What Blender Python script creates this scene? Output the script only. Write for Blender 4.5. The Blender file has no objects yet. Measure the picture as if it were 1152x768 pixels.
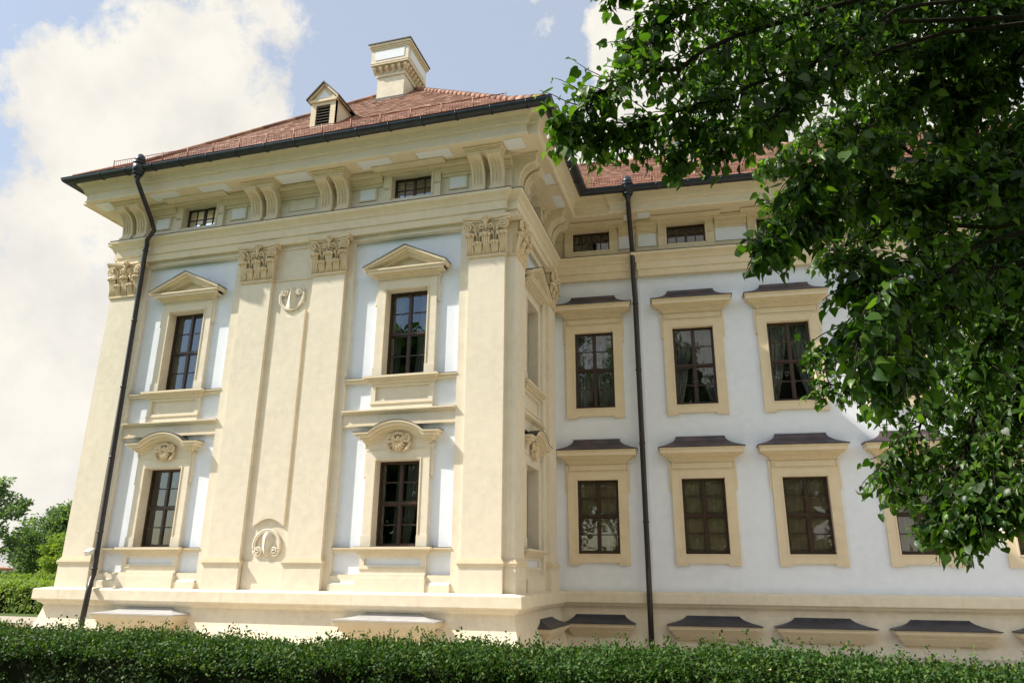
import bpy, math, random
import numpy as np
from mathutils import Matrix, Vector, Euler
random.seed(7)
RNG = np.random.default_rng(11)
SC = bpy.context.scene
COL = SC.collection
PI = math.pi

# ------------------------------------------------------------------ materials
def new_mat(name):
    m = bpy.data.materials.new(name); m.use_nodes = True
    nt = m.node_tree; nt.nodes.clear()
    out = nt.nodes.new('ShaderNodeOutputMaterial')
    return m, nt, out
def N(nt, typ, **kw):
    n = nt.nodes.new(typ)
    for k, v in kw.items():
        if k.startswith('_'): setattr(n, k[1:], v)
        else: n.inputs[k.replace('__', ' ')].default_value = v
    return n
def L(nt, a, b): nt.links.new(a, b)
def noise(nt, vec, scale, detail=4, rough=.55, stretch=None):
    if stretch:
        mp = N(nt, 'ShaderNodeMapping'); mp.inputs['Scale'].default_value = stretch
        L(nt, vec, mp.inputs['Vector']); vec = mp.outputs['Vector']
    n = N(nt, 'ShaderNodeTexNoise', Scale=scale, Detail=detail, Roughness=rough)
    L(nt, vec, n.inputs['Vector']); return n.outputs['Fac']
def ramp(nt, fac, stops):
    r = N(nt, 'ShaderNodeValToRGB'); e = r.color_ramp.elements
    while len(e) < len(stops): e.new(.5)
    for i, (p, c) in enumerate(stops):
        e[i].position = p; e[i].color = (*c, 1) if len(c) == 3 else c
    L(nt, fac, r.inputs['Fac']); return r.outputs['Color']
def mixc(nt, fac, a, b, mode='MIX'):
    m = N(nt, 'ShaderNodeMix', _data_type='RGBA', _blend_type=mode)
    for s, v in ((0, fac), (6, a), (7, b)):
        if hasattr(v, 'is_linked'): L(nt, v, m.inputs[s])
        else: m.inputs[s].default_value = v if not isinstance(v, tuple) or len(v) == 4 else (*v, 1)
    return m.outputs[2]
def bump(nt, h, strength, dist, prev=None):
    b = N(nt, 'ShaderNodeBump', Strength=strength, Distance=dist); L(nt, h, b.inputs['Height'])
    if prev: L(nt, prev, b.inputs['Normal'])
    return b.outputs['Normal']
def wpos(nt): return N(nt, 'ShaderNodeNewGeometry').outputs['Position']

def stucco(name, col, stain=.12, rough=.9, grain=1.0, dirt=(.55, .48, .38)):
    m, nt, out = new_mat(name); P = wpos(nt)
    b = N(nt, 'ShaderNodeBsdfPrincipled', Roughness=rough); b.inputs['Specular IOR Level'].default_value = .25
    big = noise(nt, P, .7, 5, .6); mid = noise(nt, P, 5, 4, .6)
    c = mixc(nt, ramp(nt, big, [(.3, (0,)*3), (.7, (1,)*3)]), tuple(x*(1-stain*.7) for x in col), col)
    c = mixc(nt, ramp(nt, mid, [(.35, (0,)*3), (.75, (1,)*3)]), c, tuple(min(1, x*(1+stain*.25)) for x in col))
    streak = noise(nt, P, 1.0, 5, .65, (7, 7, .55))
    sf = ramp(nt, streak, [(.58, (0,)*3), (.85, (stain*1.7,)*3)])
    c = mixc(nt, sf, c, tuple(x*d*1.25 for x, d in zip(col, dirt)))
    spot = noise(nt, P, 14, 3, .7)
    c = mixc(nt, ramp(nt, spot, [(.70, (0,)*3), (.80, (stain*1.6,)*3)]), c, tuple(x*d for x, d in zip(col, dirt)))
    L(nt, c, b.inputs['Base Color'])
    n = bump(nt, noise(nt, P, 3.2, 3, .5), .35*grain, .02)
    n = bump(nt, noise(nt, P, 22, 4, .6), .30*grain, .006, n)
    n = bump(nt, noise(nt, P, 130, 2, .6), .22*grain, .0015, n)
    L(nt, n, b.inputs['Normal']); L(nt, b.outputs[0], out.inputs[0]); return m

def simple(name, col, rough=.5, metal=0., var=.25, scale=6., bumps=.1, spec=.5, col2=None, stretch=None):
    m, nt, out = new_mat(name); P = wpos(nt)
    b = N(nt, 'ShaderNodeBsdfPrincipled', Roughness=rough, Metallic=metal); b.inputs['Specular IOR Level'].default_value = spec
    f = noise(nt, P, scale, 5, .6, stretch)
    c2 = col2 or tuple(x*(1-var) for x in col)
    c = mixc(nt, ramp(nt, f, [(.35, (0,)*3), (.68, (1,)*3)]), c2, col)
    L(nt, c, b.inputs['Base Color'])
    rr = N(nt, 'ShaderNodeMapRange'); rr.inputs[3].default_value = rough*.8; rr.inputs[4].default_value = min(1, rough*1.2)
    L(nt, f, rr.inputs[0]); L(nt, rr.outputs[0], b.inputs['Roughness'])
    if bumps: L(nt, bump(nt, noise(nt, P, scale*5, 4, .6, stretch), bumps, .01), b.inputs['Normal'])
    L(nt, b.outputs[0], out.inputs[0]); return m

M = {}
M['cream'] = stucco('cream_stucco', (.745, .675, .545), .17)
M['trim'] = stucco('cream_moulding', (.725, .63, .465), .15, grain=.16)
M['ochre'] = stucco('ochre_moulding', (.725, .615, .43), .15, grain=.16)
M['white'] = stucco('white_stucco', (.775, .815, .88), .10, grain=.8, dirt=(.62, .62, .62))
M['panelwhite'] = stucco('white_panel_stucco', (.77, .80, .85), .06, grain=.5, dirt=(.7, .68, .65))
M['plinth'] = stucco('plinth_stucco', (.735, .655, .51), .22, grain=1.2, dirt=(.42, .36, .28))
M['gutter'] = simple('dark_sheet_metal', (.035, .042, .052), .42, .35, .35, 5)
M['pipe'] = simple('brown_painted_pipe', (.035, .028, .026), .38, .2, .3, 7)
M['flash'] = simple('lead_flashing', (.06, .058, .055), .6, .2, .3, 6)
M['hoodmetal'] = simple('weathered_copper_sheet', (.125, .088, .085), .45, .4, .45, 2.6, .15, col2=(.05, .046, .06), stretch=(1, 1, .35))
M['slate'] = simple('blue_grey_sheet', (.075, .082, .11), .45, .35, .35, 3, .15, col2=(.04, .042, .055), stretch=(1, 1, .4))
M['zinc'] = simple('grey_zinc_sheet', (.50, .50, .50), .5, .25, .2, 4)
M['wood'] = simple('brown_window_wood', (.050, .024, .013), .42, 0, .35, 9, .12)
M['shutter'] = simple('brown_inner_shutter', (.52, .40, .25), .55, 0, .45, 3, .15, stretch=(6, 6, .8))
M['room'] = simple('dark_interior', (.09, .08, .07), .9, 0, .2, 2, 0)  # dark base colour stands in for the lack of light indoors
M['louvre'] = simple('grey_louvre_wood', (.10, .09, .08), .7, 0, .3, 8)
M['capital'] = stucco('carved_stucco', (.70, .575, .385), .30, grain=.25, dirt=(.40, .34, .27))
M['bark'] = simple('lime_bark', (.034, .027, .020), .95, 0, .55, 8, .6, .2, stretch=(1, 1, .25))
M['rust'] = simple('red_painted_steel', (.30, .085, .055), .55, .1, .3, 12)
M['camwhite'] = simple('white_plastic', (.75, .75, .73), .4, 0, .05, 6, 0)
M['sand'] = simple('bounce_sand', (.52, .46, .38), .95, 0, .2, 9, .4)  # warm tone picked to bounce light up onto soffits and wing
M['soil'] = simple('red_brown_gravel', (.30, .20, .13), .95, 0, .45, 9, .5)
M['gravel'] = simple('pale_gravel_path', (.42, .36, .28), .95, 0, .3, 14, .5)
M['terracotta'] = simple('terracotta_shed_roof', (.42, .20, .11), .8, 0, .3, 5)
M['shedwood'] = simple('weathered_boards', (.20, .20, .17), .8, 0, .3, 4)

def mat_tile():
    m, nt, out = new_mat('red_clay_tiles'); P = wpos(nt)
    g = N(nt, 'ShaderNodeNewGeometry')
    b = N(nt, 'ShaderNodeBsdfPrincipled', Roughness=.75); b.inputs['Specular IOR Level'].default_value = .3
    c = ramp(nt, g.outputs['Random Per Island'], [(0, (.15, .080, .055)), (.4, (.25, .132, .088)), (.75, (.33, .178, .120)), (1, (.42, .26, .18))])
    c = mixc(nt, ramp(nt, noise(nt, P, .8, 4), [(.4, (0,)*3), (.75, (.4,)*3)]), c, (.22, .09, .06))
    L(nt, c, b.inputs['Base Color']); L(nt, bump(nt, noise(nt, P, 40, 3), .2, .005), b.inputs['Normal'])
    L(nt, b.outputs[0], out.inputs[0]); return m
M['tile'] = mat_tile()

def mat_glass():
    m, nt, out = new_mat('old_window_glass'); P = wpos(nt)
    fr = N(nt, 'ShaderNodeFresnel', IOR=1.55)
    nrm = bump(nt, noise(nt, P, 1.6, 2), .10, .05)
    L(nt, nrm, fr.inputs['Normal'])
    gl = N(nt, 'ShaderNodeBsdfGlossy', Roughness=.015); gl.inputs['Color'].default_value = (.95, .97, 1, 1); L(nt, nrm, gl.inputs['Normal'])
    tr = N(nt, 'ShaderNodeBsdfTransparent'); tr.inputs['Color'].default_value = (.80, .84, .83, 1)
    mr = N(nt, 'ShaderNodeMapRange'); mr.inputs[3].default_value = .06; mr.inputs[4].default_value = 1
    L(nt, fr.outputs[0], mr.inputs[0])
    mx = N(nt, 'ShaderNodeMixShader'); L(nt, mr.outputs[0], mx.inputs[0]); L(nt, tr.outputs[0], mx.inputs[1]); L(nt, gl.outputs[0], mx.inputs[2])
    L(nt, mx.outputs[0], out.inputs[0]); return m
M['glass'] = mat_glass()

def mat_curtain(name='lace_curtain', lo=.45, hi=.78):
    m, nt, out = new_mat(name); P = wpos(nt)
    d = N(nt, 'ShaderNodeBsdfDiffuse'); t = N(nt, 'ShaderNodeBsdfTranslucent'); tp = N(nt, 'ShaderNodeBsdfTransparent')
    for x in (d, t): x.inputs['Color'].default_value = (.62, .62, .60, 1)
    a = N(nt, 'ShaderNodeMixShader', Fac=.35); L(nt, d.outputs[0], a.inputs[1]); L(nt, t.outputs[0], a.inputs[2])
    b = N(nt, 'ShaderNodeMixShader'); L(nt, ramp(nt, noise(nt, P, 5, 3, .5, (1, 1, .3)), [(.35, (lo,)*3), (.65, (hi,)*3)]), b.inputs[0])
    L(nt, a.outputs[0], b.inputs[1]); L(nt, tp.outputs[0], b.inputs[2]); L(nt, b.outputs[0], out.inputs[0]); return m
M['curtain'] = mat_curtain()
M['drape'] = mat_curtain('grey_drape', .10, .35)

def mat_leaf(name, cols, trans=.45, rough=.38, spec=.45, tcol=None):
    m, nt, out = new_mat(name)
    g = N(nt, 'ShaderNodeNewGeometry'); P = g.outputs['Position']
    c = ramp(nt, g.outputs['Random Per Island'], [(i/(len(cols)-1), x) for i, x in enumerate(cols)])
    c = mixc(nt, ramp(nt, noise(nt, P, 1.3, 3), [(.35, (0,)*3), (.7, (.45,)*3)]), c, tuple(x*1.35 for x in cols[len(cols)//2]))
    b = N(nt, 'ShaderNodeBsdfPrincipled', Roughness=rough); b.inputs['Specular IOR Level'].default_value = spec
    L(nt, c, b.inputs['Base Color'])
    t = N(nt, 'ShaderNodeBsdfTranslucent')
    L(nt, mixc(nt, 1.0, c, tcol or (2.0, 2.1, .6), 'MULTIPLY'), t.inputs['Color'])
    mx = N(nt, 'ShaderNodeMixShader', Fac=trans); L(nt, b.outputs[0], mx.inputs[1]); L(nt, t.outputs[0], mx.inputs[2])
    L(nt, mx.outputs[0], out.inputs[0]); return m
M['linden'] = mat_leaf('lime_leaf', [(.010, .034, .006), (.022, .060, .009), (.045, .102, .015), (.115, .205, .028)], .44, .40, .42)
M['box'] = mat_leaf('box_leaf', [(.010, .030, .007), (.020, .056, .011), (.036, .088, .017), (.066, .130, .025), (.14, .17, .045)], .22, .55, .2)
M['fartree'] = mat_leaf('park_tree_leaf', [(.060, .105, .058), (.082, .135, .072), (.105, .165, .085), (.135, .20, .10)], .38, .6, .2)
M['farhedge'] = mat_leaf('clipped_hedge_leaf', [(.12, .18, .032), (.16, .235, .045), (.20, .28, .055)], .3, .6, .2)
M['core'] = simple('dark_hedge_core', (.018, .022, .010), .95, 0, .4, 12, .4, .1)  # near-black colour stands in for the shade between hedge leaves

def mat_ground():
    m, nt, out = new_mat('lawn_and_park'); P = wpos(nt)
    b = N(nt, 'ShaderNodeBsdfPrincipled', Roughness=.95); b.inputs['Specular IOR Level'].default_value = .1
    c = mixc(nt, ramp(nt, noise(nt, P, .35, 5), [(.4, (0,)*3), (.65, (1,)*3)]), (.055, .095, .028), (.085, .125, .04))
    c = mixc(nt, ramp(nt, noise(nt, P, 9, 4), [(.5, (0,)*3), (.8, (.6,)*3)]), c, (.14, .13, .06))
    L(nt, c, b.inputs['Base Color']); L(nt, bump(nt, noise(nt, P, 30, 4), .6, .03), b.inputs['Normal'])
    L(nt, b.outputs[0], out.inputs[0]); return m
M['ground'] = mat_ground()

# ------------------------------------------------------------------ mesh builder
class MB:
    def __init__(s): s.v = []; s.f = []; s.m = []; s.sm = []; s.mats = []
    def mi(s, mat):
        if mat not in s.mats: s.mats.append(mat)
        return s.mats.index(mat)
    def add(s, verts, faces, mat, smooth=False):
        o = len(s.v); k = s.mi(mat); s.v.extend(verts)
        for f in faces: s.f.append([i+o for i in f]); s.m.append(k); s.sm.append(smooth)
    # (s, d, z) frame-local: x = s, y = -d
    def box(s, a0, a1, d0, d1, z0, z1, mat):
        v = [(a, -d, z) for z in (z0, z1) for d in (d0, d1) for a in (a0, a1)]
        s.add(v, [(0, 1, 3, 2), (4, 6, 7, 5), (0, 4, 5, 1), (2, 3, 7, 6), (0, 2, 6, 4), (1, 5, 7, 3)], mat)
    def prism(s, poly, d0, d1, mat):            # poly in (s,z), extruded in d
        n = len(poly); v = [(a, -d0, z) for a, z in poly]+[(a, -d1, z) for a, z in poly]
        f = [tuple(range(n)), tuple(range(2*n-1, n-1, -1))]+[(i, (i+1) % n, n+(i+1) % n, n+i) for i in range(n)]
        s.add(v, f, mat)
    def band(s, curve, o0, o1, d0, d1, mat):     # follows a curve of (s,z); o0..o1 vertical offsets
        n = len(curve); v = []
        for a, z in curve: v += [(a, -d0, z+o0), (a, -d1, z+o0), (a, -d1, z+o1), (a, -d0, z+o1)]
        f = []
        for i in range(n-1):
            for k in range(4): f.append((4*i+k, 4*i+(k+1) % 4, 4*i+4+(k+1) % 4, 4*i+4+k))
        f += [(0, 1, 2, 3), (4*n-1, 4*n-2, 4*n-3, 4*n-4)]
        s.add(v, f, mat)
    def tube(s, pts, r, mat, n=8, closed=False, smooth=True):
        pts = [Vector(p) for p in pts]; m = len(pts); v = []; f = []
        rr = r if callable(r) else (lambda t: r)
        up = None
        for i, p in enumerate(pts):
            t = (pts[min(i+1, m-1)]-pts[max(i-1, 0)]).normalized()
            if up is None:
                up = Vector((0, 0, 1)) if abs(t.z) < .9 else Vector((1, 0, 0))
            u = (up-t*up.dot(t))
            if u.length < 1e-4: u = t.orthogonal()
            u.normalize(); w = t.cross(u); up = u
            R = rr(i/(m-1) if m > 1 else 0)
            for k in range(n):
                a = 2*PI*k/n; v.append(tuple(p+u*(R*math.cos(a))+w*(R*math.sin(a))))
        for i in range(m-1):
            for k in range(n): f.append((i*n+k, i*n+(k+1) % n, (i+1)*n+(k+1) % n, (i+1)*n+k))
        f += [tuple(range(n-1, -1, -1)), tuple(range((m-1)*n, m*n))]
        s.add(v, f, mat, smooth)
    def blob(s, c, r, mat, nu=10, nv=6):
        v = []; f = []
        for j in range(nv+1):
            th = PI*j/nv
            for i in range(nu):
                a = 2*PI*i/nu
                v.append((c[0]+r[0]*math.sin(th)*math.cos(a), c[1]+r[1]*math.sin(th)*math.sin(a), c[2]+r[2]*math.cos(th)))
        for j in range(nv):
            for i in range(nu): f.append((j*nu+i, j*nu+(i+1) % nu, (j+1)*nu+(i+1) % nu, (j+1)*nu+i))
        s.add(v, f, mat, True)
    def sweep(s, path, prof, mat, closed=True, matf=None):   # plan path (x,y), profile (d,z), mitred
        n = len(path); P = [Vector((p[0], p[1])) for p in path]; nr = []
        for i in range(n-1):
            t = (P[i+1]-P[i]).normalized(); nr.append(Vector((t.y, -t.x)))
        mv = []
        for i in range(n):
            if i == 0: mv.append(nr[0])
            elif i == n-1: mv.append(nr[-1])
            else:
                a, b = nr[i-1], nr[i]; mv.append((a+b)/(1+a.dot(b)))
        k = len(prof); v = []
        for i in range(n):
            for d, z in prof: q = P[i]+mv[i]*d; v.append((q.x, q.y, z))
        for i in range(n-1):
            for j in range(k if closed else k-1):
                j2 = (j+1) % k; mt = mat if matf is None else matf(i)
                s.add([v[i*k+j], v[i*k+j2], v[(i+1)*k+j2], v[(i+1)*k+j]], [(0, 1, 2, 3)], mt)
        if closed: s.add(v[:k], [tuple(range(k))], mat); s.add(v[-k:], [tuple(range(k-1, -1, -1))], mat)
    def mesh(s, name):
        me = bpy.data.meshes.new(name); me.from_pydata([tuple(x) for x in s.v], [], s.f)
        for m in s.mats: me.materials.append(m)
        me.polygons.foreach_set('material_index', s.m); me.polygons.foreach_set('use_smooth', s.sm); me.update()
        import bmesh
        bm = bmesh.new(); bm.from_mesh(me); bmesh.ops.remove_doubles(bm, verts=bm.verts, dist=1e-5)
        bmesh.ops.recalc_face_normals(bm, faces=bm.faces); bm.to_mesh(me); bm.free(); return me

def tag(o, label=None, cat=None, group=None, kind=None):
    if label: o['label'] = label
    if cat: o['category'] = cat
    if group: o['group'] = group
    if kind: o['kind'] = kind
    return o
def link(name, me, parent=None, mtx=None):
    o = bpy.data.objects.new(name, me); COL.objects.link(o)
    if parent: o.parent = parent
    if mtx is not None: o.matrix_local = mtx
    return o
def empty(name, loc):
    o = bpy.data.objects.new(name, None); COL.objects.link(o); o.location = loc; o.empty_display_size = .2; return o

# ------------------------------------------------------------------ layout
PH = .07247; HN = math.sqrt(1+PH*PH)
BASE = Vector((-4.45, 15., 0))
palace = empty('palace', BASE)
tag(palace, 'baroque palace with cream pilasters, projecting sunlit pavilion and shaded white side wing', 'palace')
T0 = Matrix.Translation(-BASE)                                           # world-built parts
FRONT = T0 @ Matrix.Translation((0, 15, 0))
SIDE = T0 @ Matrix.Translation((-4.45, 0, 0)) @ Matrix.Rotation(PI/2, 4, 'Z')
WING = T0 @ Matrix.Translation((-4, 19.2736, 0)) @ Matrix.Rotation(math.atan(PH), 4, 'Z')
def wg(s, off): return (-4+s/HN+off*PH/HN, 19.2736+s*PH/HN-off/HN)
def part(name, mb, parent=palace, mtx=None):
    me = mb.mesh(name)
    return link(name, me, parent, mtx if mtx is not None else (T0 if parent is palace else None))
WEND = 19.0
def wing_y(x, off): # y of wing plane at given x
    t = (x+4-off*PH/HN)*HN; return 19.2736+t*PH/HN-off/HN
# plan paths
STUC = [(-15.7, 27.5), (-15.7, 15), (-4.45, 15), (-4.45, wing_y(-4.45, 0)), wg(WEND, 0)]
ORDER = [(-15.9, 27.5), (-15.9, 14.9), (-15.74, 14.9), (-15.74, 14.8), (-4.5, 14.8), (-4.5, 14.9), (-4.25, 14.9),
         (-4.25, wing_y(-4.25, .12)), wg(2.08, .12), wg(2.08, .18), wg(WEND, .18)]
EAVE = [(-15.9, 27.5), (-15.9, 14.8), (-4.25, 14.8), (-4.25, wing_y(-4.25, .14)), wg(WEND, .14)]

def wall_holes(mb, s0, s1, z0, z1, d, holes, mat):
    xs = sorted({s0, s1, *[h for q in holes for h in q[:2]]}); zs = sorted({z0, z1, *[h for q in holes for h in q[2:]]})
    for i in range(len(xs)-1):
        for j in range(len(zs)-1):
            cx, cz = (xs[i]+xs[i+1])/2, (zs[j]+zs[j+1])/2
            if any(h[0] < cx < h[1] and h[2] < cz < h[3] for h in holes): continue
            mb.add([(xs[i], -d, zs[j]), (xs[i+1], -d, zs[j]), (xs[i+1], -d, zs[j+1]), (xs[i], -d, zs[j+1])], [(0, 1, 2, 3)], mat)

C1, C2 = -13.24, -6.97                 # front bays
SCN = 16.84                            # side bay
WC = [.772, 3.468, 5.93, 8.43, 10.93, 13.43, 15.93]
LO_F, UP_F, MZ_F = (2.24, 4.112), (6.05, 8.214), (10.63, 11.27)
LO_W, UP_W, MZ_W = (2.221, 4.086), (6.02, 8.18), (10.66, 11.28)
HW = .535

# ---- walls
mb = MB()
ho = [(c-.62, c+.62, a-.05, b+.08) for c in (C1, C2) for a, b in (LO_F, UP_F)]
wall_holes(mb, -15.7, -4.45, 1.25, 9.62, 0, ho, M['white'])
hm = [(c-.62, c+.62, MZ_F[0]-.06, MZ_F[1]+.06) for c in (C1, C2)]
wall_holes(mb, -15.8, -4.36, 9.63, 11.5, .095, hm, M['cream'])
part('front_wall', mb, mtx=FRONT)
mb = MB()
ho = [(SCN-.62, SCN+.62, a-.05, b+.08) for a, b in (LO_F, UP_F)]
wall_holes(mb, 15, 19.4, 1.25, 9.62, 0, ho, M['white'])
wall_holes(mb, 14.91, 19.4, 9.63, 11.5, .095, [(SCN-.62, SCN+.62, MZ_F[0]-.06, MZ_F[1]+.06)], M['cream'])
part('side_wall', mb, mtx=SIDE)
mb = MB()
ho = [(c-.62, c+.62, a-.05, b+.08) for c in WC for a, b in (LO_W, UP_W)]
wall_holes(mb, -.6, 2.05, 1.25, 9.9, 0, [h for h in ho if h[0] < 2], M['white'])
wall_holes(mb, 2.05, WEND, 1.25, 9.9, .04, [h for h in ho if h[0] > 2], M['white'])
mb.box(2.05, 2.13, -.02, .065, 1.28, 9.8, M['white'])
hm = [(c-.62, c+.62, MZ_W[0]-.06, MZ_W[1]+.06) for c in WC]
wall_holes(mb, -.6, 2.07, 9.9, 11.5, .05, [h for h in hm if h[0] < 2], M['ochre'])
wall_holes(mb, 2.07, WEND, 9.9, 11.5, .1, [h for h in hm if h[0] > 2], M['ochre'])
part('wing_wall', mb, mtx=WING)
mb = MB()   # far walls: left flank, back and wing end
mb.add([(-15.8, 15, -.1), (-15.8, 27.6, -.1), (-15.8, 27.6, 12), (-15.8, 15, 12)], [(0, 1, 2, 3)], M['cream'])
w0, w1 = wg(WEND, 0), wg(WEND, -8.3)
mb.add([(*w0, -.1), (*w1, -.1), (*w1, 12), (*w0, 12)], [(0, 1, 2, 3)], M['white'])
w2 = wg(0, -8.3)
mb.add([(-15.8, 27.6, -.1), (*w2, -.1), (*w2, 12), (-15.8, 27.6, 12)], [(0, 1, 2, 3)], M['white'])
mb.add([(*w2, -.1), (*w1, -.1), (*w1, 12), (*w2, 12)], [(0, 1, 2, 3)], M['white'])
part('rear_wall', mb)
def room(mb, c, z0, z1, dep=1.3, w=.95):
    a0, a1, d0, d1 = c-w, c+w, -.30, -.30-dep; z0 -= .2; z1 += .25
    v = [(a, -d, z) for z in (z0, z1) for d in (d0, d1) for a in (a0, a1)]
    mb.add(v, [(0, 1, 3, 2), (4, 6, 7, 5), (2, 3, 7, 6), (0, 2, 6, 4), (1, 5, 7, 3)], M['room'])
# ---- plinth
mb = MB()
ledge = [(-.3, 1.325), (.2, 1.325), (.43, 1.29), (.45, 1.275), (.452, 1.065), (.43, 1.04), (.37, 1.03), (.355, .985), (.30, .965), (.27, .93), (-.3, .93)]
mb.sweep(STUC, ledge, M['plinth'])
ledge_o = part('plinth_ledge', mb)
mb = MB()
mb.sweep(STUC, [(-.3, .95), (.25, .95), (.27, .80), (.33, .55), (.44, .25), (.56, -.1), (-.3, -.1)], M['plinth'])
part('plinth', mb)
# ledge end
# ---- entablature
mb = MB()
ent = [(-.2, 9.74), (0, 9.74), (0, 9.93), (.03, 9.94), (.03, 10.15), (.045, 10.165), (.06, 10.18), (.07, 10.22), (.10, 10.27), (.155, 10.32), (.175, 10.335), (.18, 10.405), (-.2, 10.405)]
nO = len(ORDER)
seg = lambda i: M['trim'] if i < 7 else M['ochre']
mb.sweep(ORDER, ent, M['trim'], matf=seg); part('architrave', mb)
mb = MB(); mb.box(-5.0, -4.256, -.35, .094, 9.742, 10.2, M['trim']); part('corner_block', mb, mtx=FRONT)
mb = MB(); mb.sweep(ORDER, [(-.2, 10.408), (.188, 10.408), (.186, 10.424), (.02, 10.46), (-.2, 10.46)], M['flash']); part('ledge_flashing', mb)
cor = [(-.3, 11.39), (.10, 11.39), (.11, 11.42), (.64, 11.42),
       (.64, 11.395), (.70, 11.395), (.735, 11.42), (.735, 11.445), (.70, 11.475), (.69, 11.485), (.69, 11.69), (.72, 11.70), (.72, 11.73), (.75, 11.74), (.76, 11.80), (.80, 11.88), (.87, 11.95), (.95, 11.985), (.95, 12.02), (-.3, 12.02)]
mb = MB(); mb.sweep(ORDER, cor, M['trim'], matf=seg); part('cornice', mb)
def bed(frame, spans, d0, mat):
    for a, b in spans:
        mb = MB()
        for z0, z1, d in ((11.06, 11.14, .04), (11.14, 11.19, .10), (11.19, 11.29, .13), (11.29, 11.392, .23)): mb.box(a, b, -.02, d0+d, z0, z1, mat)
        part('bed_moulding', mb, mtx=frame)
bed(FRONT, [(-15.8, C1-.80), (C1+.80, C2-.80), (C2+.80, -4.36)], .1, M['trim'])
bed(SIDE, [(14.95, SCN-.80), (SCN+.80, 19.5)], .1, M['trim'])
bed(WING, [(-.5, -.03), (1.575, 2.07)], .05, M['ochre']); bed(WING, [(2.08, WC[1]-.80)]+[(a+.80, b-.80) for a, b in zip(WC[1:-1], WC[2:])]+[(WC[-1]+.8, WEND)], .1, M['ochre'])
# gutter
mb = MB()
gp = [(1.0+.135*math.cos(a), 12.03+.128*math.sin(a)) for a in [PI+i*PI/12 for i in range(13)]]
gp += [(1.145, 12.05), (1.11, 12.05)]+[(1.0+.11*math.cos(a), 12.03+.104*math.sin(a)) for a in [2*PI-i*PI/12 for i in range(13)]]
mb.sweep(EAVE, gp, M['gutter'])
def ring_along(mb, a, b, step, prof_r=.137):
    a, b = Vector(a), Vector(b); n = int((b-a).length/step); t = (b-a).normalized(); nrm = Vector((t.y, -t.x))
    for i in range(1, n+1):
        c = a+t*(i*step)+nrm*1.0; pts = []
        for k in range(13):
            th = PI+k*PI/12; q = c+nrm*(prof_r*math.cos(th)); pts.append((q.x, q.y, 12.03+prof_r*math.sin(th)))
        mb.tube(pts, .014, M['gutter'], 5)
ring_along(mb, (-16.6, 14.8), (-3.3, 14.8), .86)
ring_along(mb, (-4.25, 14.0), (-4.25, 18.2), .86)
ring_along(mb, wg(1.0, .14), wg(WEND, .14), .86)
part('gutter', mb)

# ------------------------------------------------------------------ repeating ornament meshes (local: x = s, y = -d)
def moulding_box(mb, hw, d0, steps, mat):          # stack of (z0,z1,extra): mitred returns
    for z0, z1, e in steps: mb.box(-hw-e, hw+e, d0, d0+.02+e, z0, z1, mat)
def pilaster_mb(w=.44, d=.2, z0=1.29, z1=8.78):
    mb = MB(); m = M['cream']
    mb.box(-w, w, .0, d, 1.95, z1, m)
    mb.box(-w-.035, w+.035, .0, d+.035, z0, 1.855, m)
    return mb
def pil_base():
    mb = MB(); m = M['trim']; w, d = .44, .2
    for z0, z1, e in ((1.853, 1.90, .06), (1.90, 1.925, .075), (1.925, 1.955, .06), (1.955, 1.985, .03), (1.985, 2.01, .015)): mb.box(-w-e, w+e, 0, d+e, z0, z1, m)
    return mb
def leaf_curl(mb, s, z, h, w, d0, mat, out=.12):
    # acanthus leaf: ribbed strip rising along the bell, tip curling over
    prof = [(0, .0, .75), (.3, .015, .95), (.6, .03, 1.0), (.82, .06, 1.0), (.95, out*.75, .98), (1.0, out, .9), (.96, out*1.3, .78), (.86, out*1.42, .55)]
    cols = 7; v = []
    for t, o, ww in prof:
        for k in range(cols):
            u = k/(cols-1)*2-1; rib = .018*math.cos(u*PI*2.5)-.03*u*u
            v.append((s+u*w/2*ww, -(d0+.045+o*1.25+rib), z+t*h-.03*h*u*u*(1 if t > .8 else 0)))
    f = [(i*cols+k, i*cols+k+1, (i+1)*cols+k+1, (i+1)*cols+k) for i in range(len(prof)-1) for k in range(cols-1)]
    # back sheet gives it thickness
    n = len(v); v += [(a, b+.06, c) for a, b, c in v]
    f2 = [tuple(n+i for i in reversed(q)) for q in f]
    edge = [(i*cols, (i+1)*cols, n+(i+1)*cols, n+i*cols) for i in range(len(prof)-1)]+[(i*cols+cols-1, (i+1)*cols+cols-1, n+(i+1)*cols+cols-1, n+i*cols+cols-1) for i in range(len(prof)-1)]
    edge += [((len(prof)-1)*cols+k, (len(prof)-1)*cols+k+1, n+(len(prof)-1)*cols+k+1, n+(len(prof)-1)*cols+k) for k in range(cols-1)]
    mb.add(v, f+f2+edge, mat, True)
def spiral(cx, cz, d, r0, turns, sgn=1, start=PI/2, n=26, r1=.012):
    return [(cx+sgn*(r0+(r1-r0)*i/n)*math.cos(start-2*PI*turns*i/n), -(d+.03*i/n), cz+(r0+(r1-r0)*i/n)*math.sin(start-2*PI*turns*i/n)) for i in range(n+1)]
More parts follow.
